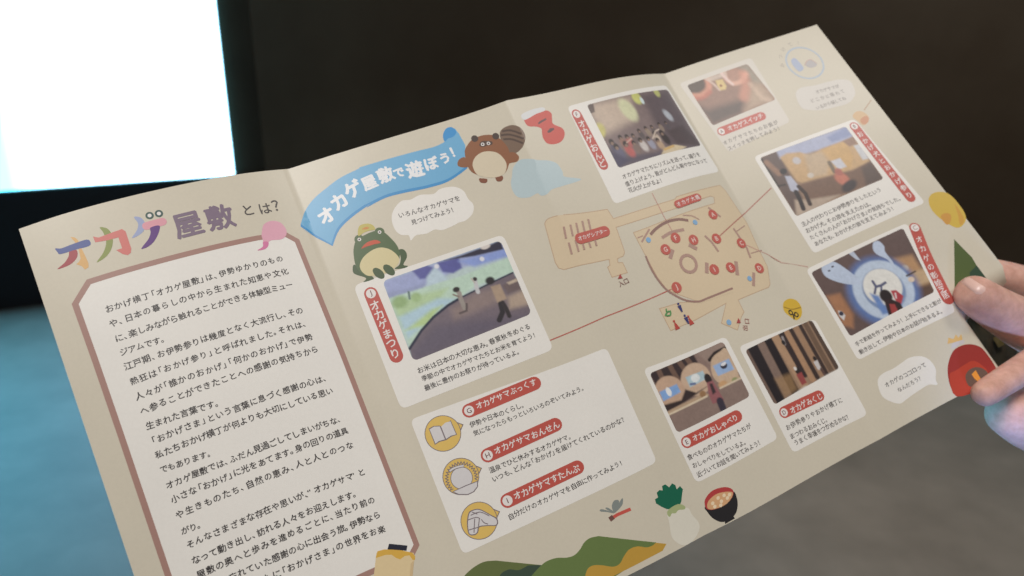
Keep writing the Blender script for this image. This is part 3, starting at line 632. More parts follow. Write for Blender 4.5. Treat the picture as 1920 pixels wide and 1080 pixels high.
# ---- photo cards
def card(quad, r=2.6, fill=CARD):
    A = Art(4); A.poly(rounded(quad, r), fill); return A.build('photo_card', leaflet)

# J, by the frog
cj = card([(106.68,56.63),(173.19,56.63),(173.24,110.44),(106.15,110.82)], 3)
p = Picture([(118.22,58.88),(171.06,58.67),(170.78,93.05),(117.58,94.52)], (176, 196, 196), r=2.2)
p.fill([(117.78,58.84),(145.86,58.79),(171.54,58.72),(172.17,65.93),(150.69,64.55),(131.91,67.03),(118.04,65.59)], (150, 160, 205), 2)
p.fill([(131.09,58.78),(137.60,58.64),(140.27,60.83),(138.23,64.42),(132.78,63.37)], (86, 88, 158), 1.2); p.fill([(142.18,59.04),(151.44,59.83),(150.95,64.64),(146.66,65.59),(142.72,63.56)], (82, 84, 156), 1.2); p.fill([(135.66,63.49),(140.49,60.29),(142.80,64.83),(143.48,67.54),(133.95,67.77)], (178, 200, 214), 1.5)
p.fill([(150.76,61.46),(172.28,62.80),(171.93,66.48),(156.18,65.88)], (128, 150, 214), 2); p.blob((141.31,60.46), 1, 1, (214, 214, 222)); p.blob((160.43,63.75), 1, 1, (214, 214, 222))
p.fill([(117.95,64.35),(133.57,65.80),(132.72,67.93),(117.43,67.17)], (140, 150, 190), 1.2)
p.fill([(117.64,66.65),(134.16,67.24),(149.35,67.79),(171.70,67.02),(170.71,73.60),(152.79,73.98),(136.66,78.49),(118.31,88.34)], (178, 206, 186), 1.2)
p.fill([(118.32,69.31),(132.08,69.53),(142.17,70.75),(134.03,76.31),(118.97,77.92)], (170, 198, 148), 2.5); p.fill([(118.78,75.47),(136.33,73.51),(143.52,76.14),(132.55,79.99),(119.02,85.07)], (166, 198, 214), 2.2); p.fill([(119.24,81.60),(132.59,76.99),(137.30,76.90),(128.05,82.52)], (172, 200, 130), 2)
p.blob((121.63,69.63), 3.2, 2.6, (140, 172, 110), .7); p.blob((128.40,70.00), 2.2, 2, (150, 180, 120), .7); p.line([(126.45,66.87),(125.77,69.64)], .9, (96, 120, 116))
p.fill([(145.12,59.15),(152.83,59.38),(167.05,59.03),(171.27,58.62),(170.69,62.86),(158.01,61.52)], (44, 40, 62), .9); p.blob((163.94,59.07), 2.2, 1.2, (206, 196, 190), .4)
p.fill([(118.11,89.14),(125.22,83.85),(136.66,78.49),(145.81,76.36),(157.22,74.95),(170.67,73.71),(171.23,93.72),(117.38,95.02)], (112, 98, 108), .5)
p.fill([(139.73,79.62),(151.67,76.65),(161.22,77.02),(163.92,83.58),(151.60,83.99),(139.54,84.39)], (148, 126, 118), 4, .7); p.fill([(118.20,90.06),(131.08,83.65),(158.09,90.04),(171.23,93.72),(117.38,95.02)], (92, 84, 104), 5, .7)
p.fill([(164.10,77.45),(171.38,76.35),(170.87,81.79),(164.84,81.44)], (108, 90, 90), 1.5); p.fill([(166.17,76.95),(170.61,76.70),(171.33,77.90),(166.88,78.15)], (190, 170, 148), .8); p.fill([(164.27,82.78),(171.95,82.19),(172.04,89.07),(162.61,88.04)], (184, 160, 136), 2.5, .8)
p.line([(118.11,89.14),(125.22,83.85),(131.83,80.32),(139.35,77.66),(145.81,76.36)], 1.1, (30, 36, 62)); p.line([(145.81,76.36),(157.18,75.06),(170.33,73.77)], .7, (40, 44, 66))
p.line([(145.05,72.41),(145.69,74.48),(145.33,76.80),(145.34,81.08)], 1.9, (150, 140, 132)); p.blob((145.11,72.55), 1.5, 1.1, (40, 34, 34)); p.line([(146.78,79.77),(145.68,82.42),(142.67,82.52)], .9, (90, 76, 76)); p.line([(143.14,74.17),(144.88,75.72)], .7, (130, 110, 100))
p.line([(154.19,71.07),(153.42,74.20),(153.20,76.59)], 1.7, (190, 190, 192)); p.blob((154.18,70.95), .9, .9, (50, 42, 42)); p.line([(152.83,70.28),(153.47,72.36)], .6, (180, 170, 160))
p.fill([(159.11,76.25),(163.27,76.52),(163.39,83.39),(159.01,83.63)], (168, 142, 118), .8); p.blob((159.87,73.74), 2.0, 1.7, (38, 34, 38)); p.line([(160.10,84.65),(159.52,88.12),(156.85,90.81)], 2.2, (44, 38, 44)); p.line([(161.12,84.40),(161.56,87.65),(161.47,90.68)], 1.8, (50, 42, 46))
p.build('printed_photo', cj)
pill(cj, (112.03,62.27), (112.10,90.05), 2.75, 'J', 'オカゲまつり', (111.87,67.61), (112.06,88.86), 5.0, True)
caption(cj, [('お米は日本の大切な恵み。春夏秋冬めぐる', (118.94,98.96), (166.68,97.72)), ('季節の中でオカゲサマたちとお米を育てよう！', (119.22,102.55), (168.54,101.91)), ('最後に豊作のお祭りが待っているよ。', (118.80,106.45), (158.80,105.98))], 3.0)

# F, top of the third panel
cf = card([(228.95,8.84),(295.39,7.27),(297.65,60.08),(229.01,60.31)])
p = Picture([(239.88,10.43),(294.45,9.90),(295.42,44.22),(240.13,44.79)], (128, 108, 106), r=1.6)
p.fill([(239.88,10.43),(266.36,11.49),(262.37,23.83),(243.73,26.90),(240.18,21.63)], (194, 172, 152), 6); p.fill([(273.84,11.07),(294.45,9.90),(295.42,44.22),(274.40,41.54),(273.53,25.94)], (96, 80, 84), 6)
p.fill([(241.58,42.21),(240.19,33.21),(247.93,39.66),(266.35,44.35),(278.12,41.48),(295.42,44.22),(240.13,44.79)], (92, 80, 90), 4); p.fill([(278.19,32.95),(290.70,31.52),(295.42,44.22),(280.25,41.08)], (84, 68, 70), 2)
p.blob((240.18,24.54), 3, 4, (196, 186, 100), .6, 30); p.blob((261.57,17.95), 4.2, 6.5, (204, 204, 160), .5, -15); p.blob((270.62,12.57), 2.8, 3.6, (196, 196, 96), .5); p.blob((285.55,11.21), 1.8, 2.6, (180, 180, 96), .6); p.blob((284.58,24.81), 2, 3.6, (170, 174, 184), .6, -20); p.blob((273.04,14.51), 1, 2, (196, 214, 214), .5)
for c, body, sz in zip([(243.18,31.49),(249.10,30.47),(252.94,31.06),(256.65,31.22),(261.42,29.69),(266.12,29.17),(270.11,29.19),(275.48,28.60),(280.16,28.56),(269.55,32.92),(264.36,34.87),(259.39,34.49),(254.90,34.88),(250.15,34.41),(244.41,34.35),(274.19,33.42),(269.39,36.70)],
                       [(84, 78, 100), (150, 110, 96), (176, 92, 88), (110, 92, 90), (96, 84, 84), (150, 130, 112), (104, 90, 88), (140, 120, 106), (92, 80, 84), (190, 170, 152), (150, 148, 166), (196, 186, 182), (126, 104, 96), (184, 88, 84), (96, 92, 116), (60, 48, 48), (178, 148, 118)], [1.5, 1.2, 1.2, 1.0, 1.0, .95, .9, .9, .85, 1.1, 1.2, 1.3, 1.2, 1.5, 1.5, 1.4, 1.2]):
    p.blob((c[0] + .4 * sz, c[1] + 2.6 * sz), 1.5 * sz, 2.5 * sz, body, .6, -12); p.blob(c, .95 * sz, 1.1 * sz, (56, 44, 42), .5); p.blob((c[0] + .1, c[1] + .6 * sz), .6 * sz, .6 * sz, (172, 138, 118), .6, 0, .6)
p.line([(267.07,35.46),(270.99,32.05),(273.68,31.39)], .7, (204, 184, 168)); p.line([(251.25,33.95),(254.94,32.66)], .7, (196, 160, 144)); p.fill([(238.11,36.95),(246.85,41.54),(263.15,42.48),(268.78,41.89),(266.50,45.51),(240.20,44.67)], (84, 76, 94), 2.5, .6)
p.fill([(267.12,44.53),(271.17,41.64),(278.35,41.13),(285.26,43.48),(277.50,45.21)], (206, 186, 150), .8); p.line([(270.66,42.45),(277.07,41.67)], 1.2, (204, 164, 92))
p.fill([(239.63,10.16),(243.87,10.60),(242.48,14.86),(238.46,15.23)], (104, 88, 82), .6); p.fill([(239.49,34.46),(243.69,38.50),(247.90,42.56),(240.03,44.98)], (70, 64, 92), 2.5)
p.build('printed_photo', cf)
pill(cf, (232.09,13.74), (232.99,40.91), 2.6, 'F', 'オカゲおんど', (232.28,18.82), (232.71,40.27), 4.2, True)
caption(cf, [('オカゲサマたちにリズムを送って、踊りを', (240.96,49.30), (289.91,48.89)), ('盛り上げよう。皆がどんどん賑やかになって', (240.61,53.16), (292.10,52.74)), ('花火が上がるよ！', (240.65,56.63), (259.85,56.93))], 2.75, ink(92, 86, 84))

# A, top of the fourth panel
ca = card([(304.03,7.86),(351.51,6.95),(349.62,48.95),(308.71,52.45)], 2.4, ink(207, 200, 190))
p = Picture([(307.69,10.24),(347.24,9.76),(349.75,34.54),(308.58,35.97)], (150, 112, 94), r=1.5)
p.fill([(311.27,26.91),(334.49,28.25),(327.56,35.37),(308.73,35.92),(307.57,23.17)], (92, 74, 66), 5); p.fill([(346.89,18.39),(349.75,34.54),(330.12,35.13),(339.01,24.96)], (178, 150, 124), 6); p.fill([(341.51,9.59),(347.24,9.76),(348.54,23.37),(344.24,20.60)], (150, 138, 120), 4)
p.blob((312.97,12.30), 8, 5.5, (84, 66, 52), .25, -8); p.line(smooth([(307.21,16.82),(311.80,18.19),(316.76,16.98),(319.64,13.77),(320.56,9.82)], 5, False), 3.4, (214, 140, 110), 1.6, .9); p.line(smooth([(307.22,18.30),(312.04,19.77),(317.94,18.01)], 5, False), 2.2, (190, 96, 74), 1.6, .7)
p.blob((336.72,14.22), 4.6, 5, (176, 128, 106), .5, 20); p.line(smooth([(331.81,9.40),(330.75,14.00),(332.65,17.76),(337.77,18.33),(342.88,15.11)], 5, False), 2.6, (222, 166, 140), 1.4, .9); p.line([(341.88,14.76),(338.32,22.24),(333.82,27.39)], 5, (214, 140, 112), 3, .7)
p.fill([(318.75,9.80),(333.32,9.93),(331.57,13.67),(328.57,12.62),(323.63,12.73),(321.32,12.53)], (206, 186, 168), 1.6, .8); p.line([(319.75,10.15),(322.38,14.74),(323.50,18.79)], 1.3, (206, 176, 160), .8); p.line([(329.98,9.40),(330.94,14.69),(332.33,18.27)], 1.6, (222, 190, 180), .8)
p.fill([(324.38,13.00),(328.59,13.56),(328.47,18.13),(326.88,19.70),(323.84,19.22),(323.75,16.45)], (214, 184, 108), 1); p.blob((325.64,16.82), .8, .8, (150, 96, 60)); p.line([(341.77,21.60),(343.31,31.45),(346.08,33.69)], 2.6, (206, 176, 150), 2, .7)
p.build('printed_photo', ca)
pill(ca, (311.32,40.58), (336.75,40.50), 2.4, 'A', 'オカゲスイッチ', (316.79,40.65), (336.00,40.46), 3.9, False, ink(186, 92, 80))
caption(ca, [('オカゲサマたちのお面が', (309.72,46.83), (341.56,46.65)), ('スイッチを押してみよう！', (310.37,50.53), (341.89,50.09))], 2.7, ink(126, 118, 112))

# B, on the fourth panel
cb = card([(319.66,59.45),(382.73,59.99),(387.03,115.77),(319.76,116.73)])
p = Picture([(322.34,61.26),(375.67,62.15),(375.89,95.96),(322.37,96.35)], (150, 118, 92), r=1.5)
p.fill([(322.34,61.26),(333.43,61.15),(331.99,76.19),(331.20,88.75),(327.62,96.74),(322.37,96.35)], (98, 78, 72), 2); p.fill([(332.76,60.89),(375.67,62.15),(375.60,69.31),(355.71,69.12),(347.80,68.52),(332.20,65.63)], (166, 172, 200), 1.6); p.fill([(362.44,64.08),(375.58,62.29),(375.66,68.02),(363.25,67.84)], (134, 146, 186), 2)
p.fill([(332.63,64.97),(337.22,64.32),(344.27,66.28),(348.23,70.37),(353.95,69.27),(368.96,69.25),(375.60,69.31),(374.98,84.57),(364.57,85.36),(343.48,82.53),(335.75,81.80),(333.58,80.09)], (196, 158, 108), 1.4); p.fill([(345.38,68.39),(354.82,70.46),(355.18,77.34),(349.94,82.71),(341.32,80.83)], (192, 168, 138), 2.5, .8); p.fill([(355.71,69.12),(370.27,69.78),(369.10,78.75),(363.74,84.18),(358.59,82.08)], (202, 160, 96), 2)
p.blob((339.81,69.92), 2.2, 2, (190, 184, 186), .5); p.fill([(356.27,76.95),(361.94,77.12),(362.26,82.73),(357.50,82.47)], (196, 196, 204), 1); p.blob((341.96,79.86), 1.8, 1.4, (202, 190, 176), .5); p.fill([(372.79,73.38),(376.51,74.02),(375.58,83.11),(372.24,82.59)], (196, 196, 200), 1); p.fill([(368.96,69.25),(376.07,68.62),(375.21,73.49),(370.37,73.27)], (150, 116, 96), 1.2)
p.fill([(333.83,82.22),(352.08,84.41),(364.12,86.02),(375.62,84.84),(375.89,95.96),(355.82,95.83),(332.35,93.22)], (120, 90, 72), 1.2); p.fill([(368.86,86.29),(375.53,84.97),(375.89,95.96),(365.15,96.44)], (92, 74, 66), 2.5); p.fill([(326.55,88.38),(334.42,91.31),(349.89,94.98),(332.23,97.14),(322.37,96.35)], (176, 154, 134), 1.8)
p.line([(322.27,61.64),(322.22,78.59)], 2, (40, 34, 34), 1); p.line([(324.34,64.92),(326.95,72.49)], 3, (150, 112, 88), 1.4); p.blob((329.86,72.47), 2, 1.6, (40, 36, 40)); p.fill([(329.06,74.98),(331.99,76.19),(332.89,83.04),(329.86,85.79),(327.46,83.18)], (176, 178, 196), .7); p.line([(329.63,84.89),(329.11,89.46),(328.08,94.17)], 2.4, (46, 38, 40), .5); p.line([(332.56,82.90),(333.72,87.41),(332.67,93.36)], 2.2, (60, 44, 40), .5); p.line([(323.07,78.54),(326.71,79.26)], 1, (60, 50, 50))
p.line([(355.18,77.34),(354.68,82.99)], 2.2, (120, 104, 84), .8); p.blob((356.03,87.69), 3.2, 4, (196, 112, 88), .5, -25); p.blob((356.62,83.78), 2, 2.2, (176, 98, 84), .5); p.blob((357.13,92.69), 5, 2.6, (66, 56, 58), .5, -15)
p.build('printed_photo', cb)
pill(cb, (380.03,63.88), (381.90,110.39), 2.5, 'B', 'おかげ犬とおかげ参り', (380.04,69.17), (382.19,108.85), 3.5, True)
caption(cb, [('主人の代わりにお伊勢参りをしたという', (323.90,101.22), (369.56,100.62)), ('おかげ犬。その旅を支えたのは、', (323.82,105.07), (361.12,105.25)), ('たくさんの人の「おかげさま」の気持ちでした。', (323.74,108.89), (376.53,108.56)), ('あなたも、おかげ犬の旅を支えてみよう！', (323.97,112.83), (370.49,112.03))], 2.85, ink(96, 90, 88))

# C, beside the thumb
cc = card([(311.68,121.90),(371.81,121.53),(366.08,170.43),(310.50,170.41)])
p = Picture([(313.14,124.28),(368.48,123.12),(362.73,157.76),(313.43,159.20)], (96, 74, 70), r=1.5)
p.fill([(355.14,135.33),(364.13,137.02),(363.86,156.15),(355.14,152.17)], (176, 132, 86), 3); p.fill([(358.79,144.68),(366.49,145.85),(365.02,152.87),(357.29,152.39)], (190, 158, 116), 2.5); p.fill([(354.56,151.90),(364.03,153.19),(362.73,157.76),(350.42,158.99)], (92, 66, 52), 3)
p.fill([(313.84,137.51),(320.53,139.18),(320.58,150.88),(316.97,156.36),(313.02,153.02)], (164, 110, 70), 2.5); p.blob((357.05,141.59), 1.6, 1.6, (206, 186, 150), .6)
p.ringb((340.56,146.99), 14.6, 3.2, (84, 112, 170), .8); p.ringb((340.95,146.42), 12.4, 2.6, (178, 194, 216), .3); p.blob((341.25,146.56), 10.4, 10.8, (112, 136, 178), .12); p.blob((341.43,145.14), 9.6, 9.2, (216, 214, 208), .1)
p.fill([(333.89,145.40),(336.96,148.31),(336.89,156.40),(344.62,156.31),(342.70,159.11),(333.43,156.97)], (92, 128, 190), 1.6)
p.fill([(335.38,122.67),(338.63,123.74),(339.19,129.36),(337.47,127.82)], (176, 186, 206), .5)
p.fill(smooth([(318.93,125.08),(321.41,122.84),(325.34,123.49),(328.63,126.88),(333.25,137.64),(331.31,139.37),(324.52,135.49),(318.99,129.58)], 4), (176, 190, 214), .5); p.line([(324.34,126.21),(324.98,126.20)], .8, (60, 56, 70), .3); p.line([(321.69,127.25),(322.25,127.35)], .8, (60, 56, 70), .3)
p.fill(smooth([(348.23,126.83),(350.39,123.89),(353.31,124.24),(354.22,127.53),(352.98,130.49),(353.32,136.84),(351.90,140.04),(351.74,134.59),(348.55,130.07)], 4), (176, 190, 214), .5)
p.line([(338.53,140.81),(338.47,143.78),(341.23,144.30),(343.78,143.96)], 1.3, (84, 88, 120), .4); p.line([(338.47,143.78),(335.96,146.36)], 1.1, (84, 88, 120), .4); p.line([(341.03,144.58),(339.68,146.58)], 1, (84, 88, 120), .4)
p.fill([(343.81,148.48),(346.35,149.27),(347.82,153.32),(344.62,156.31),(343.06,154.10)], (176, 46, 58), .6); p.line([(345.08,150.56),(344.14,152.74)], .7, (214, 200, 200), .3); p.blob((340.20,149.81), 3.0, 3.4, (34, 22, 24), .25); p.fill([(338.17,151.09),(341.49,151.89),(344.42,155.47),(344.24,159.09),(335.59,159.45)], (46, 22, 24), .6); p.fill([(339.37,153.87),(341.70,154.96),(341.25,158.43),(337.50,158.88)], (160, 46, 46), .7)
p.fill([(314.90,146.01),(316.49,147.13),(316.88,149.48),(314.85,151.39),(314.05,148.49)], (200, 196, 196), .5); p.blob((315.58,147.92), 1.1, 1.1, (46, 46, 66), .3); p.line([(355.22,145.36),(360.47,145.05)], .8, (70, 54, 48), .5); p.blob((356.28,147.75), 1.6, 1.4, (212, 188, 166), .5)
p.build('printed_photo', cc)
A = Art(14)
for q in stroke(smooth([(373.92,125.52),(370.72,137.62),(368.59,148.35),(366.45,161.14),(366.30,163.71)], 5, False), 5.6): A.top = 14; A.poly(q, RED)
A.top = 14; A.poly(ell((373.92,125.52), 2.8), RED); A.top = 14; A.poly(ell((366.31,163.49), 2.8), RED); A.poly(ell((374.00,125.39), 2.05), WHITE); A.build('title_pill', cc)
A = Art(18); A.char('C', (374.00,125.39), 3.4, ink(150, 110, 105), 0, 0)
for ch, c in zip('オカゲの影絵芝居', [(372.25,131.57),(370.76,136.45),(369.60,141.42),(368.57,146.18),(367.55,150.58),(366.93,154.51),(366.52,158.13),(366.25,161.42)]): A.char(ch, c, 3.7, WHITE, .012, R(random.uniform(-4, 4)))
A.build('title_lettering', cc)
caption(cc, [('手で影絵を作ってみよう！上手にできると影が', (314.57,163.51), (361.79,162.90)), ('動き出して、伊勢や日本のお話が始まるよ。', (314.19,167.55), (359.76,167.41))], 2.75, ink(84, 78, 76))

# E and D, lower third panel
ce = card([(206.25,132.89),(250.91,135.18),(251.01,184.32),(206.53,184.85)])
p = Picture([(208.08,135.56),(248.48,136.57),(248.11,163.07),(208.28,163.06)], (138, 112, 102), r=1.8)
p.fill([(208.08,135.56),(231.79,136.01),(232.09,142.01),(221.73,143.41),(208.63,142.56)], (58, 44, 46), 1)
for a_, b_ in (((218.59,135.24), (219.39,143.71)), ((223.64,135.99), (224.95,142.21)), ((212.75,136.08), (212.64,141.63)), ((227.82,135.78), (228.79,141.27))): p.line([a_, b_], 2.4, (112, 84, 70), .6)
p.fill([(233.85,136.35),(248.48,136.57),(247.97,144.85),(236.92,142.77)], (150, 126, 114), 1.5); p.line([(237.83,141.22),(241.80,139.66),(247.64,139.62)], 1.6, (44, 34, 34), .5)
p.fill(smooth([(237.23,143.54),(239.96,140.83),(244.74,139.92),(248.32,140.43),(247.58,153.10),(238.47,153.01),(235.75,148.66)], 4), (196, 166, 136), .6); p.blob((227.53,146.12), 7.6, 7.0, (196, 164, 136), .1, -15); p.blob((213.23,146.51), 7.4, 7.2, (192, 156, 128), .1, -15)
p.fill([(237.99,144.18),(247.04,144.46),(247.00,149.62),(238.16,149.05)], (142, 172, 214), .7); p.fill([(223.20,143.38),(232.41,144.06),(232.45,147.89),(223.15,148.06)], (164, 190, 200), .7); p.fill([(208.69,144.43),(217.95,144.37),(218.05,148.14),(208.56,148.68)], (118, 160, 214), .7)
p.blob((243.14,146.17), 1.8, 1.4, (52, 50, 66), .3); p.blob((243.33,145.48), 1.5, .7, (214, 214, 220), .3); p.blob((227.52,145.48), 2.2, 1.8, (216, 220, 220), .3); p.line([(224.10,147.01),(226.11,147.60)], 1, (96, 110, 150), .4); p.blob((212.83,145.92), 1.2, 2, (222, 222, 222), .3)
p.fill([(207.47,150.09),(216.69,151.30),(220.66,147.97),(224.68,151.20),(230.70,150.93),(224.25,151.96),(215.01,153.09),(207.87,153.30)], (56, 42, 42), 1); p.fill([(207.87,153.30),(228.22,152.70),(230.16,154.47),(228.40,154.97),(208.07,154.90)], (180, 150, 118), .8); p.fill([(236.67,152.23),(247.58,153.10),(248.19,154.65),(236.38,154.01)], (196, 166, 130), 1); p.blob((227.34,152.95), 1.6, 1.4, (150, 110, 70), .5); p.blob((238.47,153.01), 2.2, 1.4, (196, 150, 100), .6); p.blob((244.82,153.84), 1.6, 1.1, (140, 146, 90), .6)
p.fill([(207.78,154.79),(230.01,154.72),(248.19,154.65),(248.11,163.07),(208.28,163.06)], (136, 112, 102), .6); p.line([(207.86,154.64),(228.63,154.56)], .8, (210, 190, 160), .4); p.line([(236.32,154.11),(248.01,154.31)], .8, (204, 184, 156), .4)
p.blob((232.99,148.24), 1.7, 2.4, (48, 38, 40), .3); p.fill([(231.57,149.41),(234.71,149.80),(235.51,159.32),(229.62,158.62),(229.86,154.34)], (150, 88, 92), .7); p.fill([(232.48,150.43),(233.82,150.69),(233.70,154.75),(231.64,155.11)], (62, 48, 52), .8); p.line([(233.44,159.04),(233.18,162.05)], 3.4, (58, 50, 64), .6); p.line([(233.17,161.43),(232.57,163.35)], 1.2, (58, 50, 64), .4)
p.build('printed_photo', ce)
pill(ce, (210.51,168.01), (237.57,167.87), 2.6, 'E', 'オカゲおしゃべり', (215.02,168.07), (236.42,168.18), 4.1)
caption(ce, [('食べもののオカゲサマたちが', (208.91,174.27), (240.41,174.02)), ('おしゃべりをしているよ。', (209.32,178.04), (235.49,178.93)), ('近づいてお話を聞いてみよう！', (209.52,182.18), (242.19,181.98))], 2.85, ink(82, 76, 74))
cd = card([(254.64,141.71),(302.47,144.36),(301.05,193.16),(254.24,192.77)])
p = Picture([(256.77,144.42),(300.78,144.12),(300.56,169.48),(257.34,171.18)], (150, 118, 92), r=1.5)
for a_, b_, w_, c_ in [((261.06,144.29), (262.21,172.23), 7, (38, 30, 34)), ((266.37,144.35), (265.75,171.77), 4.4, (128, 104, 92)), ((270.77,144.67), (270.31,171.69), 4.6, (36, 28, 32)), ((275.32,144.29), (276.63,172.88), 4.4, (172, 134, 100)), ((279.60,144.43), (279.84,164.82), 4, (54, 40, 40)), ((282.85,144.86), (282.44,168.45), 3.2, (170, 128, 92)), ((285.86,144.48), (285.64,168.94), 2.6, (60, 44, 40)), ((289.26,144.87), (288.99,168.11), 3, (160, 122, 90)), ((292.42,144.45), (291.92,169.11), 2.4, (62, 46, 42)), ((295.98,144.81), (295.32,169.56), 3.4, (112, 86, 66)), ((299.96,145.29), (299.51,170.27), 3, (84, 64, 52)), ((256.83,144.58), (257.24,170.11), 3, (112, 88, 76))]: p.line([a_, b_], w_, c_, .7)
p.fill([(263.83,161.22),(273.07,162.25),(272.05,169.77),(263.84,170.98)], (164, 124, 74), 2.5, .6); p.line([(278.99,146.27),(278.24,149.41)], 1.3, (150, 140, 140), .5); p.blob((277.92,148.62), 1, 1.2, (40, 36, 38), .4)
p.blob((277.33,162.88), 1.5, 2, (44, 36, 36), .4); p.fill([(275.38,163.80),(278.85,163.78),(278.56,168.99),(275.46,169.13)], (150, 62, 60), .7); p.blob((276.58,161.26), .8, .9, (214, 206, 200), .4); p.blob((289.92,160.95), 1, 1.2, (44, 36, 36), .4); p.fill([(288.14,162.06),(290.98,161.98),(290.24,166.50),(288.21,166.15)], (196, 190, 190), .6); p.line([(290.24,166.50),(290.50,170.32)], 1.6, (90, 66, 60), .5)
p.fill([(268.70,171.03),(276.09,170.04),(281.59,170.80),(286.65,169.98),(293.40,169.60),(300.56,169.48),(300.66,172.14),(256.89,171.88)], (205, 198, 190), 1)
p.build('printed_photo', cd)
pill(cd, (259.81,175.90), (281.31,176.53), 2.5, 'D', 'オカゲみくじ', (264.56,176.57), (281.05,176.89), 4.0)
caption(cd, [('お伊勢参りやおかげ横丁に', (258.05,182.25), (290.65,182.43)), ('まつわるおみくじ。', (257.81,186.25), (278.17,187.07)), ('うまく幸運をつかめるかな？', (258.16,189.55), (290.05,190.15))], 2.75, ink(84, 78, 76))

# ---- the wide card with three activities
A = Art(4); A.poly(rounded([(107.86,115.84),(194.79,118.37),(194.46,170.12),(107.46,171.26)], 2.6), CARD); cg = A.build('activity_card', leaflet)
pill(cg, (130.68,121.14), (159.86,120.60), 2.8, 'G', 'オカゲサマぶっくす', (135.29,120.76), (159.45,120.02), 4.9)
pill(cg, (130.73,140.30), (161.04,139.39), 2.8, 'H', 'オカゲサマおんせん', (135.13,139.95), (161.19,139.74), 4.9)
pill(cg, (131.05,159.50), (162.38,158.55), 2.8, 'I', 'オカゲサマすたんぷ', (135.42,159.24), (161.50,158.75), 4.9)
caption(cg, [('伊勢や日本のくらし。', (129.93,126.70), (151.74,127.05)), ('気になったらもっといろいろのぞいてみよう。', (129.93,130.42), (178.01,129.91)), ('温泉でひと休みするオカゲサマ。', (130.12,146.09), (164.56,146.03)), ('いつも、どんな「おかげ」を届けてくれているのかな？', (129.78,149.87), (188.90,148.62)), ('自分だけのオカゲサマを自由に作ってみよう！', (129.96,165.51), (180.53,164.11))], 3.0)
YEL = ink(214, 180, 98); LINEC = ink(120, 108, 112); BW = ink(206, 202, 202)
def badge(c, tip):
    A = Art(10); r = 7.15; c = np.array(c); a = np.array(tip); d = (a - c) / np.linalg.norm(a - c); n = np.array([-d[1], d[0]])
    A.poly([tuple(c + d * r * .86 - n * 1.9), tuple(a), tuple(c + d * r * .86 + n * 1.9)], YEL); A.line([tuple(c + d * r * .95 - n * 1.7), tuple(a), tuple(c + d * r * .95 + n * 1.7)], .35, LINEC)
    A.poly(ell(c, r, n=40), LINEC); A.poly(ell(c, r - .28, n=40), YEL); return A
A = badge((117.70,125.65), (126.28,125.41))
A.poly([(113.23,121.84),(115.30,121.55),(117.78,122.39),(118.25,123.31),(122.45,121.99),(122.63,128.21),(120.25,128.10),(117.79,128.62),(115.13,128.27),(113.12,128.68)], LINEC); A.poly([(113.47,122.22),(115.45,121.90),(117.56,122.64),(117.54,128.13),(115.03,127.83),(113.49,128.32)], BW); A.poly([(118.01,122.93),(120.15,122.09),(122.20,122.34),(122.29,127.96),(120.15,127.66),(118.03,128.16)], BW); A.build('open_book_badge', cg)
A = badge((117.89,143.79), (126.44,144.00))
sp = []; c0 = np.array((117.88,144.51)); 
for i in range(44): t = R(-210 + i * 5.6); rr = 6.3 if i % 2 else 5.2; sp.append((c0[0] + rr * math.cos(t), c0[1] + rr * math.sin(t)))
A.line(sp, .35, LINEC); A.poly(ell(c0, 4.35), LINEC); A.poly(ell(c0, 4.1), BW); A.line(smooth([(114.46,140.30),(117.13,139.91),(120.56,140.44)], 3, False), 1.2, LINEC); A.line(smooth([(114.59,140.24),(117.15,139.86),(120.46,140.40)], 3, False), .7, BW)
A.poly([(112.57,147.96),(118.15,147.67),(123.38,147.92),(122.50,150.05),(120.28,151.33),(117.70,151.46),(114.38,150.05)], LINEC); A.poly([(113.04,148.16),(117.99,148.05),(122.89,148.16),(122.20,149.82),(120.13,151.00),(117.74,151.09),(114.61,149.76)], BW); A.build('hot_spring_badge', cg)
A = badge((117.94,162.09), (126.53,162.11))
A.poly(smooth([(113.15,161.43),(114.86,158.36),(116.38,157.38),(119.71,158.09),(122.92,161.82),(124.72,164.24),(123.64,166.51),(120.32,165.35),(117.05,164.48),(115.82,166.11),(114.03,166.41),(112.35,165.13)], 4), LINEC); A.poly(smooth([(113.53,161.59),(115.10,158.73),(116.48,157.80),(119.48,158.38),(122.69,162.11),(124.24,164.31),(123.36,166.12),(120.36,164.98),(116.95,164.05),(115.58,165.74),(114.04,165.98),(112.71,164.91)], 4), BW)
for ln in ([(115.71,159.00),(119.50,159.26),(122.25,162.08)], [(114.10,160.21),(117.31,160.51),(118.54,161.58)], [(116.65,160.77),(114.41,165.50)], [(118.30,161.48),(116.01,165.65)], [(112.91,163.76),(116.58,164.27)], [(118.91,162.02),(119.38,163.58),(120.61,164.66)], [(116.66,158.04),(118.26,159.55)]): A.line(smooth(ln, 3, False), .35, LINEC)
A.build('hand_stamp_badge', cg)

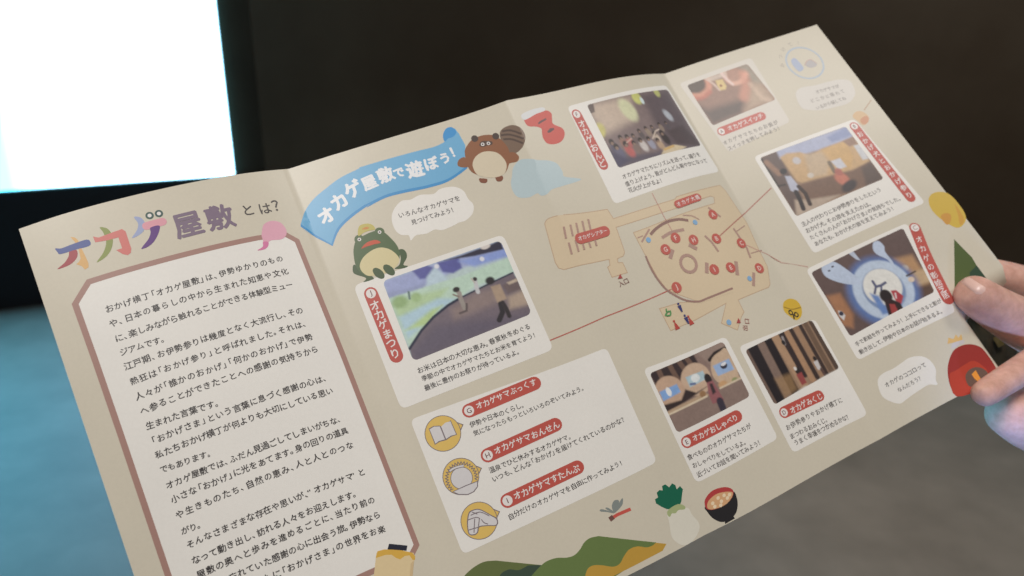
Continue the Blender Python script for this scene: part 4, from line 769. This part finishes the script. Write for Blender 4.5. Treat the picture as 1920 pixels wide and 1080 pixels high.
# ---- floor map
TAN = ink(206, 187, 158); MB = ink(150, 118, 108); MB2 = ink(170, 138, 126)
A = Art(3); RIM = ink(184, 156, 128)
def area(pts, w=.35): A.poly(pts, TAN); A.line(pts, w, RIM, True)
area(smooth([(192.24,58.72),(194.21,57.23),(199.06,57.39),(210.19,59.32),(224.33,61.46)], 3, False) + [(225.08,66.44),(261.28,67.73),(263.14,66.81),(292.70,67.25),(294.20,70.59),(296.05,89.29),(293.87,103.79),(293.05,113.14),(288.70,121.40),(286.83,122.64),(266.46,122.67),(266.24,128.75),(263.64,130.18),(258.19,134.83),(252.12,129.10),(259.49,121.85),(240.57,122.83),(226.70,122.51),(226.36,111.70),(237.41,113.01),(246.56,116.04),(237.07,108.24),(234.21,105.16),(232.57,98.57),(231.98,87.31),(231.53,75.67),(240.06,75.81),(259.80,75.57),(282.87,75.55),(284.51,72.53),(282.93,71.43),(260.25,72.12),(224.35,70.60),(222.84,82.49),(221.30,83.96),(217.86,84.14),(217.29,85.92),(219.49,86.65),(219.45,91.57),(211.28,91.10),(211.40,86.28),(212.95,85.80),(213.83,83.15),(202.41,81.89),(191.77,80.49),(189.87,78.96),(189.49,76.26)])
mp = A.build('floor_map', leaflet)
A = Art(16)
A.poly([(246.56,116.04),(265.62,116.86),(266.26,118.47),(246.77,116.99)], TAN)
A.line(smooth([(231.95,87.64),(231.57,93.53),(232.27,99.79),(234.05,105.43),(237.07,109.57),(241.04,113.42),(246.56,116.04),(251.16,116.33),(259.12,116.60),(266.95,116.77)], 3, False), 1.0, MB)
A.line(smooth([(239.43,79.38),(243.72,77.74),(250.85,76.63),(257.80,77.45),(262.53,79.62)], 3, False), 1.4, ink(138, 106, 98)); A.line(smooth([(244.36,82.80),(250.10,81.98),(257.78,82.90)], 3, False), 1.5, MB2); A.line([(233.33,81.04),(240.29,76.78)], .9, MB2); A.line([(232.21,78.62),(235.49,78.58)], .5, MB2); A.line(smooth([(261.04,76.31),(265.90,78.10),(268.82,80.97)], 3, False), .6, MB2)
A.line([(277.58,76.52),(281.86,82.98)], 1.0, MB2); A.line([(267.04,89.08),(268.99,93.39),(269.81,98.49)], 1.1, MB2); A.line([(285.68,90.14),(286.50,96.84),(286.99,101.37),(285.85,106.54)], 1.1, MB2); A.line([(286.64,92.08),(293.67,90.46)], .5, MB2); A.line([(287.57,104.45),(295.32,104.72)], .5, MB2)
A.line([(243.17,93.01),(246.75,89.64)], 1.9, MB2); A.line([(256.13,90.31),(259.27,93.68)], 1.9, MB2); A.line([(260.54,101.23),(257.68,105.78)], 1.9, MB2); A.line([(276.43,105.64),(273.11,112.05)], 1.9, MB2); A.line([(282.94,113.65),(278.64,119.44)], 1.6, MB2)
A.line(ell((251.00,98.44), 4.1), 1.5, MB2, True)
for x in (0, 45, 85, 128, 170): A.line([((199.66,62.96)[0] + x * .077, (199.66,62.96)[1]), ((198.35,68.27)[0] + x * .077, (198.35,68.27)[1])], .95, MB2); A.line([((198.71,70.35)[0] + x * .077, (198.71,70.35)[1]), ((197.78,75.64)[0] + x * .077, (197.78,75.64)[1])], .95, MB2)
BLU = ink(128, 166, 200)
for c in [(237.07,81.31),(265.63,81.49),(278.67,115.57),(255.90,130.12)]: A.poly(ell(c, 1.3), BLU)
RC2 = ink(184, 92, 82)
for c in [(277.94,80.67),(251.08,85.10),(259.81,89.07),(243.12,88.35),(272.51,92.30),(285.22,98.35),(239.25,106.20),(262.43,105.50),(271.64,107.50),(287.53,112.58)]: A.poly(ell(c, 2.6), RC2)
A.poly(capsule(*[(204.67,70.27),(217.97,70.60)], 2.5), RC2); A.poly(capsule(*[(261.42,70.52),(274.72,70.25)], 2.0), RC2)
A.poly([(215.73,90.96),(213.54,92.63),(215.88,93.16)], ink(164, 72, 70)); A.poly([(261.62,130.10),(259.37,131.94),(261.65,132.61)], ink(164, 72, 70))
A.build('map_markings', mp)
A = Art(60)
for ch, c in zip('AFHGBCJIED', [(277.94,80.67),(251.08,85.10),(259.81,89.07),(243.12,88.35),(272.51,92.30),(285.22,98.35),(239.25,106.20),(262.43,105.50),(271.64,107.50),(287.53,112.58)]): A.char(ch, c, 3.1, ink(222, 196, 186), .02, 0)
A.build('map_lettering', mp)
A = Art(60); A.text('オカゲシアター', (204.73,70.15), (218.22,70.54), 3.1, WHITE, .01, .5); A.build('theatre_lettering', mp)
A = Art(60); A.text('オカゲ大橋', (261.97,70.46), (274.33,70.30), 2.6, WHITE, .01, .5); A.build('bridge_lettering', mp)
A = Art(60); A.text('入口', (214.04,95.13), (216.92,94.94), 2.9, ink(120, 70, 68), 0, .3); A.build('entrance_lettering', mp)
A = Art(60)
for ch, c in (('出', (262.50,135.49)), ('口', (265.07,133.08))): A.char(ch, c, 2.9, ink(150, 84, 78), 0, R(-65))
A.build('exit_lettering', mp)
NB = ink(58, 58, 110); GR = ink(84, 140, 84); RD = ink(176, 70, 62)
for cc_, co in (((236.15,113.18), NB), ((236.43,119.08), NB)):
    A = Art(60); A.poly(ell((cc_[0], cc_[1]), .55), co); A.poly([(cc_[0] - 1, cc_[1] + .8), (cc_[0] + 1, cc_[1] + .8), (cc_[0] + .3, cc_[1] + 4), (cc_[0] - .3, cc_[1] + 4)], co); A.build('restroom_icon', mp)
for cc_, co in (((230.19,119.36), RD), ((237.90,120.12), RD)):
    A = Art(60); A.poly(ell((cc_[0], cc_[1]), .55), co); A.poly([(cc_[0] - .3, cc_[1] + .7), (cc_[0] + .3, cc_[1] + .7), (cc_[0] + 1.3, cc_[1] + 3.9), (cc_[0] - 1.3, cc_[1] + 3.9)], co); A.build('restroom_icon', mp)
A = Art(60); A.line(smooth([(229.46,112.89),(229.02,114.35),(230.72,114.68),(229.81,116.28),(227.65,115.45),(229.33,114.47)], 3, False), .7, GR); A.build('restroom_icon', mp)
LC = ink(184, 140, 128)
for pts, w_, c_ in (([(173.37,106.40)] + [(236.42,106.00)], .5, ink(176, 98, 88)), ([(250.88,61.40),(250.87,75.23),(251.30,81.34)], .45, LC), ([(275.50,91.56),(318.90,77.99)], .55, ink(170, 112, 100)),
                    ([(287.32,99.62),(293.39,104.41)] + [(297.79,107.67),(302.34,113.74),(305.65,116.00)] + [(303.57,114.30),(313.39,121.20)], .45, LC)):
    A = Art(12); A.line(pts, w_, c_); A.build('guide_line', leaflet)

# the leaflet's dark printed reverse, showing where the lower right corner rolls over
bk = (0.2563,0.4071,1.3114),(0.2784,0.4100,1.3073),(0.2868,0.4015,1.2879),(0.2758,0.3873,1.2698),(0.2571,0.3850,1.2756),(0.2519,0.3941,1.2909)
bv = [np.array(q) - ROOT for q in bk]; ctr = sum(bv) / len(bv); n3 = np.array([0, .0004, 0])
bverts = bv + [q + n3 for q in bv]; k6 = len(bv)
bfaces = [tuple(range(k6)), tuple(range(2 * k6 - 1, k6 - 1, -1))] + [(i, (i + 1) % k6, k6 + (i + 1) % k6, k6 + i) for i in range(k6)]
bo = mesh_obj('reverse_page', bverts, bfaces, back_m, leaflet)
ym, _ = principled('reverse_yellow_print', ink(92, 74, 38), .5)
yq = [np.array(q) - ROOT for q in ((0.2667,0.3947,1.2925),(0.2708,0.3952,1.2942),(0.2725,0.3926,1.2896),(0.2684,0.3912,1.2883))]
mesh_obj('reverse_yellow_mark', yq + [q + n3 * .5 for q in yq], [(0, 1, 2, 3), (7, 6, 5, 4)] + [(i, (i + 1) % 4, 4 + (i + 1) % 4, 4 + i) for i in range(4)], ym, bo)

# ------------------------------------------------------------------ the hand holding the right edge
skin, sb = principled('skin', rough=0.58, spec=0.3)
noise_mix(skin, sb, ink(196, 148, 132), ink(220, 174, 158), 130, 8, 0.35, 0.65, 0.35, 0.7)
sb.inputs['Subsurface Weight'].default_value = 0.25; sb.inputs['Subsurface Radius'].default_value = (0.006, 0.0025, 0.0015); sb.inputs['Subsurface Scale'].default_value = 0.6
def chain(bm_v, bm_e, rad, start, pts):
    prev = start
    for p, r in pts:
        bm_v.append(p); rad.append(r); bm_e.append((prev, len(bm_v) - 1)); prev = len(bm_v) - 1
    return prev
hv = [(0.4490,0.4075,1.1832)]; hr = [.026]; he = []
def add(start, pts): return chain(hv, he, hr, start, pts)
palm = add(0, [((0.3934,0.4033,1.2189), .027), ((0.3608,0.4057,1.2423), .026)])
th = add(palm, [((0.3260,0.3905,1.2764), .020), ((0.2844,0.3699,1.3006), .0160), ((0.2550,0.3568,1.3151), .0138), ((0.2349,0.3496,1.3255), .0114), ((0.2225,0.3468,1.3330), .0104), ((0.2141,0.3456,1.3390), .0086)])
ix = add(palm, [((0.3436,0.4090,1.2849), .013), ((0.3112,0.4015,1.3102), .0115), ((0.2815,0.3921,1.3235), .0100), ((0.2606,0.3860,1.3305), .0092), ((0.2426,0.3833,1.3351), .0082), ((0.2331,0.3820,1.3376), .006)])
md = add(palm, [((0.3388,0.3941,1.2715), .0125), ((0.2814,0.3606,1.3044), .0088), ((0.2475,0.3367,1.3019), .0074), ((0.2264,0.3223,1.2997), .0068), ((0.2144,0.3152,1.2972), .0064), ((0.2099,0.3136,1.2954), .0050)])
rg = add(palm, [((0.3289,0.3822,1.2510), .024), ((0.2837,0.3544,1.2625), .0245), ((0.2570,0.3416,1.2716), .0185), ((0.2406,0.3340,1.2773), .0122), ((0.2321,0.3322,1.2782), .0080)])
lt = add(palm, [((0.3651,0.3843,1.2090), .018), ((0.3202,0.3555,1.2173), .0160), ((0.2855,0.3381,1.2286), .0130), ((0.2745,0.3351,1.2322), .009)])
hl = Vector(hv[0])
me = bpy.data.meshes.new('hand'); me.from_pydata([tuple(Vector(v) - hl) for v in hv], he, []); me.update()
hand = bpy.data.objects.new('hand', me); COL.objects.link(hand); hand.location = hl; me.materials.append(skin)
mod = hand.modifiers.new('skin', 'SKIN'); mod.use_smooth_shade = True; mod.branch_smoothing = 0.6
for i, d in enumerate(me.skin_vertices[0].data): d.radius = (hr[i], hr[i]); d.use_root = (i == palm)
hand.modifiers.new('sub', 'SUBSURF').levels = 3; hand.modifiers['sub'].render_levels = 3
bpy.context.view_layer.update()
ev = hand.evaluated_get(bpy.context.evaluated_depsgraph_get()); hm = bpy.data.meshes.new_from_object(ev); hand.modifiers.clear(); hand.data = hm
tag(hand, 'bare hand gripping the right edge of the leaflet between thumb and fingers', 'hand')
# thumb nail: a curved plate lying on the upper face of the thumb tip
nm, nb = principled('thumb_nail', ink(232, 190, 178), 0.3, 0.5)
camp = Vector((0, 0, 1.45))
dep = bpy.context.evaluated_depsgraph_get(); bpy.context.view_layer.update()
from mathutils.bvhtree import BVHTree
bvh = BVHTree.FromPolygons([hand.location + v.co for v in hm.vertices], [tuple(p.vertices) for p in hm.polygons])
c4 = [Vector(q) for q in ((0.2057,0.3358,1.3445),(0.2091,0.3366,1.3468),(0.2189,0.3346,1.3408),(0.2150,0.3336,1.3377))]
nvx = []; NN = 10
for j in range(NN + 1):
    for i in range(NN + 1):
        s, t = i / NN, j / NN; a = abs(2 * t - 1); s2 = .5 + (s - .5) * (1 - .25 * a ** 3)
        p_ = (c4[0] * (1 - s2) + c4[3] * s2) * (1 - t) + (c4[1] * (1 - s2) + c4[2] * s2) * t
        h = bvh.ray_cast(camp, (p_ - camp).normalized(), 1.0)
        q = h[0] + h[1] * (0.0006 * (1 - (2 * s - 1) ** 4) * (1 - (2 * t - 1) ** 4) + .0001) if h[0] else bvh.find_nearest(p_)[0]
        nvx.append(q - hl)
nf = [(j * (NN + 1) + i, j * (NN + 1) + i + 1, (j + 1) * (NN + 1) + i + 1, (j + 1) * (NN + 1) + i) for j in range(NN) for i in range(NN)]
mesh_obj('thumbnail', nvx, nf, nm, hand, True)

bpy.data.objects.remove(font_obj)
bpy.data.curves.remove(font_curve)
